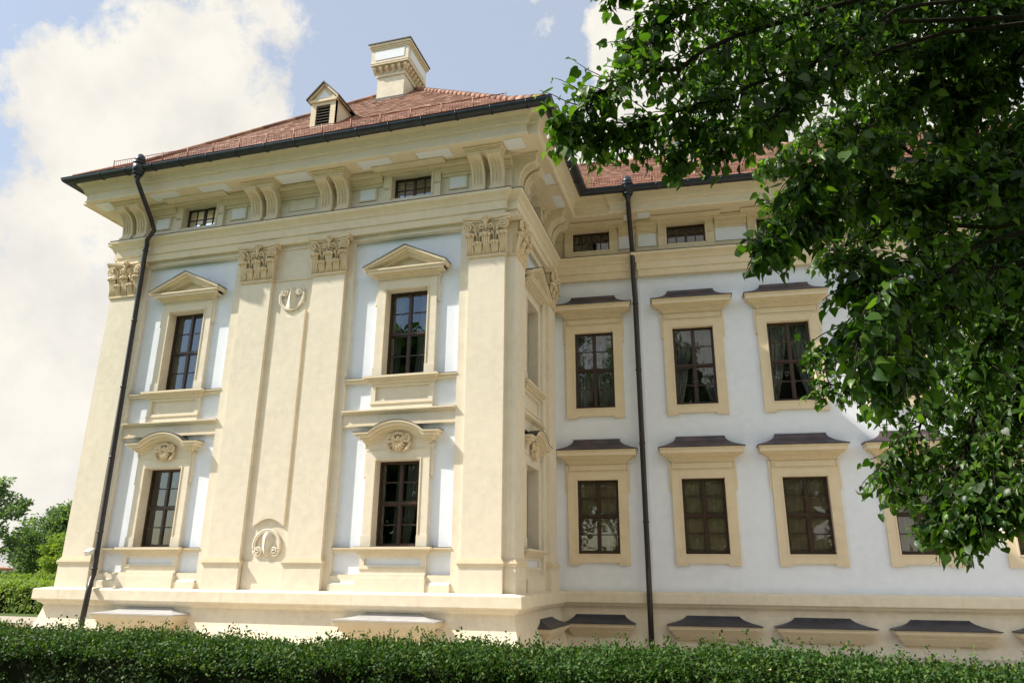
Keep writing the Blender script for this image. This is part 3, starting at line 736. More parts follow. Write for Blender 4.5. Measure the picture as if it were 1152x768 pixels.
# ------------------------------------------------------------------ downpipes
def pipe(pts, r, mat, hop, mtx, rings):
    mb = MB(); mb.tube(pts, r, mat, 12)
    for p in rings: mb.tube([(p[0], p[1], p[2]-.02), (p[0], p[1], p[2]+.02)], r*1.22, mat, 12)
    o = part('downpipe', mb, mtx=mtx)
    x, y, z = hop; h = MB()
    for z0, z1, r0, r1 in ((-.42, -.30, .07, .10), (-.30, -.24, .13, .14), (-.24, .0, .15, .155), (.0, .05, .17, .17), (.05, .22, .145, .12), (.22, .30, .12, .06)):
        h.tube([(x, y, z+z0), (x, y, z+z1)], lambda t, a=r0, b=r1: a+(b-a)*t, M['gutter'], 14)
    link('hopper', h.mesh('hopper'), o)
pts = [(-14.45, 13.72, 11.8), (-14.45, 13.74, 11.60), (-14.43, 13.8, 11.5), (-14.27, 14.22, 10.72), (-14.26, 14.3, 10.58), (-14.28, 14.42, 10.46), (-14.62, 14.58, 10.30), (-14.68, 14.66, 10.18), (-14.69, 14.66, 9.9), (-14.66, 14.70, 6), (-14.60, 14.72, 1.62), (-14.58, 14.66, 1.50), (-14.38, 14.45, 1.40), (-14.34, 14.40, 1.30), (-14.33, 14.38, 1.1), (-14.31, 14.3, -.05)]
pipe(pts, .062, M['pipe'], (-14.45, 13.72, 12.08), T0, [(-14.69, 14.66, 10.0), (-14.675, 14.68, 8.0), (-14.665, 14.69, 6.2), (-14.645, 14.705, 4.4), (-14.62, 14.715, 2.6), (-14.605, 14.72, 1.75)])
pts = [(1.93, -1.12, 11.8), (1.93, -1.10, 11.60), (1.93, -1.06, 11.48), (1.95, -.36, 10.62), (1.95, -.29, 10.48), (1.95, -.28, 10.3), (1.95, -.26, 9.6), (1.97, -.22, 9), (1.99, -.22, 2.0), (1.99, -.26, 1.6), (2.0, -.52, 1.42), (2.0, -.55, 1.3), (2.0, -.55, -.05)]
pipe(pts, .068, M['pipe'], (1.93, -1.12, 12.10), WING, [(1.97, -.22, 8.9), (1.975, -.22, 7.0), (1.98, -.22, 5.0), (1.985, -.22, 3.0)])
# a thin stain-coloured conduit beside the wing pipe
# ------------------------------------------------------------------ roofs
def tiles(mb, o, u, n_up, W, H, clip, tw=.19, th=.165):
    """plane from origin o, u along the eave, n_up up the slope; clip(a,h)->bool keeps a tile"""
    u, w = Vector(u).normalized(), Vector(n_up).normalized(); nn = u.cross(w).normalized(); o = Vector(o); k = M['tile']
    rows = int(H/th)+1; V = []; F = []
    for r in range(rows):
        offs = .5*tw*(r % 2)
        for c in range(int(W/tw)+2):
            a = c*tw-offs; h = r*th
            if not clip(a+tw/2, h+th/2): continue
            j = random.uniform(-.006, .006); b0 = .018+j*.6; b1 = .006; e = .006; hh = th*1.25
            p = [o+u*(a+e)+w*h, o+u*(a+tw-e)+w*h, o+u*(a+tw-e)+w*(h+hh), o+u*(a+e)+w*(h+hh)]
            q = [p[0]+nn*b0, p[1]+nn*b0, p[2]+nn*b1, p[3]+nn*b1]
            i = len(V); V += [tuple(x) for x in (p[0]-nn*.0, p[1], *q)]
            F += [(i+2, i+3, i+4, i+5), (i, i+1, i+3, i+2), (i, i+2, i+5), (i+1, i+4, i+3)]
    mb.add(V, F, k)
def face(mb, pts, mat): mb.add([tuple(p) for p in pts], [tuple(range(len(pts)))], mat)
ZE = 12.10; E0 = .98
# pavilion: square bell-cast hipped roof
xl, xr, yf = -15.9-E0, -4.25+E0, 14.8-E0; half = (xr-xl)/2; yb = yf+2*half
k1, s0_, s1_ = 1.2, .82, .985
def hz(k): return ZE+(k*s0_ if k < k1 else k1*s0_+(k-k1)*s1_)
ra = MB()
V_ = [(xl, yf, 0), (xr, yf, 0), (xr, yb, 0), (xl, yb, 0)]
dirs = [((1, 0, 0), (0, 1, 0)), ((0, 1, 0), (-1, 0, 0)), ((-1, 0, 0), (0, -1, 0)), ((0, -1, 0), (1, 0, 0))]
for (vx, vy, _), (u, w) in zip(V_, dirs):
    u, w = Vector(u), Vector(w); O = Vector((vx, vy, 0)); WID = 2*half
    A = O+Vector((0, 0, ZE)); B = O+u*WID+Vector((0, 0, ZE))
    A1 = O+u*k1+w*k1+Vector((0, 0, hz(k1))); B1 = O+u*(WID-k1)+w*k1+Vector((0, 0, hz(k1))); AP = O+u*half+w*half+Vector((0, 0, hz(half)))
    dn = Vector((0, 0, -.03))
    face(ra, [A+dn, B+dn, B1+dn, A1+dn], M['tile']); face(ra, [A1+dn, B1+dn, AP+dn], M['tile'])
    if (u.x, u.y) in ((-1, 0), (0, -1)): continue
    sl = math.hypot(1, s0_); n1 = w+Vector((0, 0, s0_))
    tiles(ra, A, u, n1, WID, k1*sl-.05, lambda a, h: a > h/sl*1.0 and a < WID-h/sl)
    sl2 = math.hypot(1, s1_); n2 = w+Vector((0, 0, s1_)); W2 = WID-2*k1
    tiles(ra, A1, u, n2, W2, (half-k1)*sl2, lambda a, h: a > h/sl2 and a < W2-h/sl2)
roof = part('pavilion_roof', ra)
mb = MB()
def hip(mb, pts, r=.10):
    pts = [Vector(p) for p in pts]
    for a, b in zip(pts[:-1], pts[1:]):
        n = max(1, int((b-a).length/.38))
        for i in range(n):
            p, q = a+(b-a)*(i/n), a+(b-a)*((i+1.08)/n); mb.tube([p, q], lambda t: r*(1-.14*t), M['tile'], 10)
AP = (xl+half, yf+half, hz(half))
for sx, x0 in ((1, xl), (-1, xr)): hip(mb, [(x0+sx*.05, yf+.05, ZE+.03), (x0+sx*k1, yf+k1, hz(k1)+.02), (AP[0], AP[1], AP[2]+.02)])
link('hip_tile', mb.mesh('hip_tile'), roof)
# wing roof
wr = MB(); SW = .75; KR = 5.45; E1 = .14+E0
rot = Matrix.Rotation(math.atan(PH), 3, 'Z')
def wv(s, off, z): return Vector((*wg(s, off), z))
u = rot @ Vector((1, 0, 0)); w = rot @ Vector((0, 1, 0))
a, b = wv(-3, E1, ZE-.03), wv(WEND+.5, E1, ZE-.03); c, d = wv(WEND+.5, E1-KR, ZE-.03+SW*KR), wv(-3, E1-KR, ZE-.03+SW*KR)
face(wr, [a, b, c, d], M['tile'])
e, f = wv(WEND+.5, E1-2*KR, ZE-.03), wv(-3, E1-2*KR, ZE-.03); face(wr, [d, c, e, f], M['tile'])
face(wr, [b, e, c], M['white'])
sl = math.hypot(1, SW)
A = wv(-.9, E1, ZE)
def wclip(a, h):
    return True
tiles(wr, A, u, w+Vector((0, 0, SW)), WEND+1.3, KR*sl, wclip)
wroof = part('wing_roof', wr)
mb = MB(); hip(mb, [wv(-2, E1-KR, ZE+SW*KR), wv(WEND+.5, E1-KR, ZE+SW*KR)]); link('ridge_tile', mb.mesh('ridge_tile'), wroof)
# snow guards
def guard(a, b, up, parent, H=.22):
    mb = MB(); a, b = Vector(a), Vector(b); n = int((b-a).length/.075); t = (b-a)/n; m = M['rust']
    up = Vector(up)
    for h in (.02, H): mb.tube([a+up*h, b+up*h], .011, m, 5)
    for i in range(n+1): mb.tube([a+t*i, a+t*i+up*(H+.0)], .0065, m, 4)
    q = int((b-a).length/.8)
    for i in range(q+1):
        p = a+(b-a)*(i/q); mb.tube([p-Vector((0, 0, .05)), p+up*(H+.03)], .016, m, 5)
    link('snow_guard', mb.mesh('snow_guard'), parent)
g = .34
guard((xl+1.1, yf+g, ZE+s0_*g+.03), (xr-1.05, yf+g, ZE+s0_*g+.03), (0, -.2, 1), roof)
guard((xr-g, yf+1.0, ZE+s0_*g+.03), (xr-g, yf+4.0, ZE+s0_*g+.03), (.2, 0, 1), roof)
guard(wv(.15, E1-g, ZE+SW*g+.03), wv(WEND, E1-g, ZE+SW*g+.03), (0, -.2, 1), wroof)
# dormer on the pavilion
def dormer(mtx, w, z0, z1, zt, depth, parent):
    mb = MB(); m = M['trim']; h = w/2; o = .09
    for sg in (-1, 1):
        a, b = sorted((sg*(h-.17), sg*h)); mb.box(a, b, -.12, 0, z0-.3, z1, m)
        mb.add([(sg*h, 0, z0-.35), (sg*h, depth, z0-.35), (sg*h, depth, z1), (sg*h, 0, z1)], [(0, 1, 2, 3)], M['cream'])
    mb.box(-h+.17, h-.17, -.12, 0, z1-.12, z1, m); mb.box(-h+.17, h-.17, -.12, .01, z0-.3, z0, m)
    mb.box(-h-.04, h+.04, -.1, .05, z1-.02, z1+.06, m)
    mb.prism([(-h, z1+.06), (h, z1+.06), (0, zt-.05)], -.1, .0, m)
    mb.prism([(-h*.52, z1+.12), (h*.52, z1+.12), (0, zt-.22)], -.02, .012, M['panelwhite'])
    rk = [(-h-o, z1+.02), (0, zt-.07), (h+o, z1+.02)]
    mb.band(rk, 0, .07, -depth*.4, .07, m)
    n = 3; v = [(x, y, z+dz) for dz in (.0, .05) for y in (-.12, depth) for x, z in ((-h-o-.04, z1+.05), (0, zt), (h+o+.04, z1+.05))]
    mb.add(v, [(0, 1, 4, 3), (1, 2, 5, 4), (6, 9, 10, 7), (7, 10, 11, 8), (0, 6, 7, 1), (1, 7, 8, 2), (0, 3, 9, 6), (2, 8, 11, 5)], M['flash'])
    for sg in (-1, 1): mb.box(*sorted((sg*(h+.0), sg*(h+.02))), -depth, .03, z1-.02, z1+.04, m)
    dobj = link('dormer', mb.mesh('dormer'), parent, mtx)
    mb = MB(); q = h-.17
    for i in range(7):
        z = z0+.02+i*(z1-.12-z0)/7; s = (z1-.12-z0)/7
        mb.add([(-q, -.0, z), (q, 0, z), (q, .08, z+s*.9), (-q, .08, z+s*.9), (-q, .012, z-.012), (q, .012, z-.012), (q, .092, z+s*.9-.012), (-q, .092, z+s*.9-.012)], [(0, 1, 2, 3), (4, 7, 6, 5), (0, 4, 5, 1)], M['louvre'])
    mb.box(-q, q, -.125, -.12, z0, z1-.12, M['room'])  # dark sheet painted as the unlit space behind the louvres
    link('louvre', mb.mesh('louvre'), dobj)
dormer(Matrix.Translation((-10.42, 15.9, 0)), .80, 14.02, 14.82, 15.42, 1.7, roof)
dx, dy = wg(3.45, .12)
dormer(Matrix.Translation((dx, dy, 0)) @ Matrix.Rotation(math.atan(PH), 4, 'Z'), .80, 13.05, 13.75, 14.30, 1.9, wroof)
# chimney
mb = MB(); cx, cy, m = -9.95, 19.62, M['trim']
def cbox(hx, hy, z0, z1, mat): mb.add([(cx+a*hx, cy+b*hy, z) for z in (z0, z1) for b in (-1, 1) for a in (-1, 1)], [(0, 1, 3, 2), (4, 6, 7, 5), (0, 4, 5, 1), (2, 3, 7, 6), (0, 2, 6, 4), (1, 5, 7, 3)], mat)
cbox(.50, .58, 16.2, 18.0, M['cream']); cbox(.54, .62, 17.94, 18.02, m); cbox(.51, .59, 18.02, 18.25, M['cream'])
for z0, z1, e in ((18.22, 18.28, .56), (18.28, 18.33, .60), (18.33, 18.40, .70), (18.40, 18.42, .71)): cbox(e, e+.08, z0, z1, m)
for i in range(6):
    t = -1+2*i/5
    mb.add([(cx+t*.58+a, cy+y, z) for a in (-.045, .045) for y, z in ((-.59, 18.06), (-.59, 18.28), (-.76, 18.28), (-.74, 18.2), (-.64, 18.1))], [(0, 1, 2, 3, 4), (9, 8, 7, 6, 5), (2, 7, 8, 3), (3, 8, 9, 4), (4, 9, 5, 0)], m)
for i in range(7):
    t = -1+2*i/6
    mb.add([(cx+x, cy+t*.63+a, z) for a in (-.045, .045) for x, z in ((.51, 18.06), (.51, 18.28), (.68, 18.28), (.66, 18.2), (.56, 18.1))], [(0, 1, 2, 3, 4), (9, 8, 7, 6, 5), (2, 7, 8, 3), (3, 8, 9, 4), (4, 9, 5, 0)], m)
cbox(.69, .77, 18.42, 19.02, M['cream'])
for a, b in ((-.55, .55),):
    mb.add([(cx+a, cy-.783, 18.52), (cx+b, cy-.783, 18.52), (cx+b, cy-.783, 18.88), (cx+a, cy-.783, 18.88)], [(0, 1, 2, 3)], M['panelwhite'])
    mb.add([(cx+.703, cy+a*1.15, 18.52), (cx+.703, cy+b*1.15, 18.52), (cx+.703, cy+b*1.15, 18.88), (cx+.703, cy+a*1.15, 18.88)], [(0, 1, 2, 3)], M['panelwhite'])
for z0, z1, e in ((18.94, 19.0, .71), (19.0, 19.06, .735), (19.06, 19.15, .77)): cbox(e, e+.08, z0, z1, m)
chim = link('chimney', mb.mesh('chimney'), roof)
mb = MB(); cbox(.80, .88, 19.152, 19.19, M['flash'])
for b in (-1, 1):
    mb.add([(cx-.6, cy-.6, 19.19), (cx+.6, cy-.6, 19.19), (cx+.6, cy+.6, 19.19), (cx-.6, cy+.6, 19.19), (cx-.3, cy, 19.34), (cx+.3, cy, 19.34)], [(0, 1, 5, 4), (1, 2, 5), (2, 3, 4, 5), (3, 0, 4)], M['zinc'])
    break
link('cap', mb.mesh('cap'), chim)
mb = MB(); cbox(.56, .64, 16.7, 17.08, M['flash']); link('flashing', mb.mesh('flashing'), chim)

# wall camera by the left downpipe
mb = MB(); mb.box(-.05, .05, .0, .26, -.05, .05, M['camwhite']); mb.box(-.062, .062, .02, .30, .05, .065, M['camwhite'])
cam_o = empty('wall_camera', (-14.80, 14.78, 2.16)); tag(cam_o, 'small white security camera on the leftmost pilaster beside the brown downpipe', 'camera')
o = link('housing', mb.mesh('housing'), cam_o); o.rotation_euler = (math.radians(18), 0, math.radians(20)); o.location = (.12, -.14, 0)
mb = MB(); mb.tube([(0, .0, .0), (.05, -.07, -.01), (.12, -.15, -.04)], .016, M['camwhite'], 6); mb.box(-.04, .04, -.01, .02, -.05, .05, M['camwhite']); link('bracket', mb.mesh('bracket'), cam_o)

# ------------------------------------------------------------------ foliage helpers (numpy)
def quads_mesh(name, V, F, mat, smooth=True):
    me = bpy.data.meshes.new(name); nf, k = F.shape
    me.vertices.add(len(V)); me.vertices.foreach_set('co', V.astype(np.float32).ravel())
    me.loops.add(nf*k); me.loops.foreach_set('vertex_index', F.astype(np.int32).ravel())
    me.polygons.add(nf); me.polygons.foreach_set('loop_start', np.arange(0, nf*k, k, dtype=np.int32)); me.polygons.foreach_set('loop_total', np.full(nf, k, dtype=np.int32))
    me.polygons.foreach_set('use_smooth', np.full(nf, smooth)); me.materials.append(mat); me.update(); me.validate(); return me
def rnd_frames(n, tilt_up, rng):
    """random leaf frames: axis (tip direction) and side and normal"""
    nrm = rng.normal(size=(n, 3)); nrm[:, 2] = np.abs(nrm[:, 2])*tilt_up+.15; nrm /= np.linalg.norm(nrm, axis=1)[:, None]
    t = rng.normal(size=(n, 3)); t -= nrm*(t*nrm).sum(1)[:, None]; t /= np.linalg.norm(t, axis=1)[:, None]
    return t, np.cross(nrm, t), nrm
def leaf_cards(P, T, S, Nn, size, shape, faces):
    """shape: list of (along, side, lift) ; returns V,F"""
    sh = np.array(shape); n = len(P)
    V = P[:, None, :]+size[:, None, None]*(T[:, None, :]*sh[None, :, 0:1]+S[:, None, :]*sh[None, :, 1:2]+Nn[:, None, :]*sh[None, :, 2:3])
    F = (np.array(faces)[None, :, :]+(np.arange(n)*len(sh))[:, None, None]).reshape(-1, len(faces[0]))
    return V.reshape(-1, 3), F
SIMPLE = [(0, 0, 0), (.45, .28, .06), (1, 0, -.02), (.45, -.28, .06)]; SIMPLE_F = [(0, 1, 2, 3)]
FOLD = [(0, 0, 0), (.5, 0, -.02), (1, 0, -.10), (.25, .33, .07), (.68, .27, .05), (.25, -.33, .07), (.68, -.27, .05)]
FOLD_F = [(0, 3, 4, 1), (1, 4, 2, 2), (0, 1, 6, 5), (1, 2, 2, 6)]
HEART = [(0, 0, 0), (.32, 0, -.02), (.66, 0, -.06), (1.10, 0, -.20), (-.11, .23, .02), (.07, .44, .06), (.42, .47, .06), (.78, .25, -.03), (-.11, -.23, .02), (.07, -.44, .06), (.42, -.47, .06), (.78, -.25, -.03)]
HEART_F = [(0, 1, 5, 4), (1, 2, 6, 5), (2, 3, 7, 6), (0, 8, 9, 1), (1, 9, 10, 2), (2, 10, 11, 3)]

# ------------------------------------------------------------------ foreground box hedge
def hedge(name, x0, x1, y0, y1, z1, mat, n_top, n_front, size, zmin, shape, sf, lump=.05, rng=RNG, sprigs=0, shoot=.045):
    e = empty(name, ((x0+x1)/2, (y0+y1)/2, 0))
    off = np.array([(x0+x1)/2, (y0+y1)/2, 0])
    def h(x, y): return z1+lump*(np.sin(x*2.1+1.3)*.5+np.sin(x*5.3+y*2)*.35+np.sin(x*11.7+y*5)*.25+.5*np.sin(x*.8+2))
    kc = 26
    def clumped(n, lo, hi):                                 # leaves gathered on short shoots
        c = rng.uniform(lo, hi, (n//kc+1, len(lo))); return c
    ct = clumped(n_top, (x0, y0), (x1, y1)); ed = np.minimum(ct[:, 1]-y0, y1-ct[:, 1]); drop = .10*np.exp(-ed/.12)
    ct = np.c_[ct, h(ct[:, 0], ct[:, 1])-drop-np.abs(rng.normal(0, .035, len(ct)))+.03*rng.uniform(-1, 1, len(ct))]
    Pt = (ct[:, None, :]+rng.normal(0, 1, (len(ct), kc, 3))*np.array([1.0, 1.0, .75])*shoot).reshape(-1, 3)
    cf = clumped(n_front, (x0, zmin), (x1, 1.0)); zf = cf[:, 1]*z1
    bul = .06*np.sin(cf[:, 0]*3.1)+.05*np.sin(cf[:, 0]*7.3+zf*6)
    yf_ = y0+.06-bul*.6+np.abs(rng.normal(0, .10, len(cf))); zf = np.minimum(zf, h(cf[:, 0], yf_)-.05)
    Pf = (np.c_[cf[:, 0], yf_, zf][:, None, :]+rng.normal(0, 1, (len(cf), kc, 3))*shoot).reshape(-1, 3)
    n_top, n_front = len(Pt), len(Pf); P = np.vstack([Pt, Pf])
    if sprigs:
        sx, sy = rng.uniform(x0, x1, sprigs), rng.uniform(y0+.1, y1-.05, sprigs); L_ = rng.uniform(.05, .20, sprigs); dx, dy = rng.normal(0, .25, sprigs), rng.normal(0, .25, sprigs)
        k = 16; t = np.linspace(0, 1, k)
        Q = np.stack([sx[:, None]+dx[:, None]*L_[:, None]*t, sy[:, None]+dy[:, None]*L_[:, None]*t, h(sx, sy)[:, None]-.03+L_[:, None]*t], -1)+rng.normal(0, .008, (sprigs, k, 3))
        P = np.vstack([P, Q.reshape(-1, 3)])
    T, S, Nn = rnd_frames(len(P), 1.0, rng); fr = slice(n_top, n_top+n_front)
    Nn[fr, 1] -= .9; Nn /= np.linalg.norm(Nn, axis=1)[:, None]; T -= Nn*(T*Nn).sum(1)[:, None]; T /= np.linalg.norm(T, axis=1)[:, None]; S = np.cross(Nn, T)
    T[:, 2] += .35; T /= np.linalg.norm(T, axis=1)[:, None]
    V, F = leaf_cards(P-off, T, S, Nn, size*rng.uniform(.7, 1.25, len(P)), shape, sf)
    link('foliage', quads_mesh('foliage', V, F, mat), e)
    mb = MB(); n = 60
    for i in range(n):
        a, b = x0+(x1-x0)*i/n, x0+(x1-x0)*(i+1)/n
        ha = float(h(np.array(a), np.array(y0+.4)))-.13; hb = float(h(np.array(b), np.array(y0+.4)))-.13; ya, yb_ = y0+.16, y1-.14
        q = [(a, ya, 0), (b, ya, 0), (b, yb_, 0), (a, yb_, 0), (a, ya, ha-.05), (b, ya, hb-.05), (b, ya+.12, hb), (a, ya+.12, ha), (b, yb_-.1, hb), (a, yb_-.1, ha), (b, yb_, hb-.05), (a, yb_, ha-.05)]
        q = [(x-off[0], y-off[1], z) for x, y, z in q]
        mb.add(q, [(0, 1, 5, 4), (4, 5, 6, 7), (7, 6, 8, 9), (9, 8, 10, 11), (11, 10, 2, 3)], M['core'])
    link('twigs_or_core', mb.mesh('twigs_or_core'), e)  # solid dark core, shade put into colour instead of modelled twigs
    return e
hd = hedge('box_hedge', -12.5, 6.5, 6.25, 7.3, 1.035, M['box'], 165000, 52000, .036, .10, SIMPLE, SIMPLE_F, .04, sprigs=700)
tag(hd, 'long dark green clipped box hedge in the foreground before the palace', 'hedge')
h2 = hedge('clipped_hedge', -75, -19, 25.0, 27.0, 1.16, M['farhedge'], 40000, 40000, .13, .02, SIMPLE, SIMPLE_F, .02, shoot=.10)
tag(h2, 'bright green low clipped hedge left of the pavilion, nearer of the two', 'hedge')
h3 = hedge('clipped_hedge', -120, -22, 44, 45.5, 1.22, M['farhedge'], 24000, 16000, .2, .3, SIMPLE, SIMPLE_F, .02, shoot=.12)
tag(h3, 'thin line of clipped hedge just behind the nearer bright hedge', 'hedge')

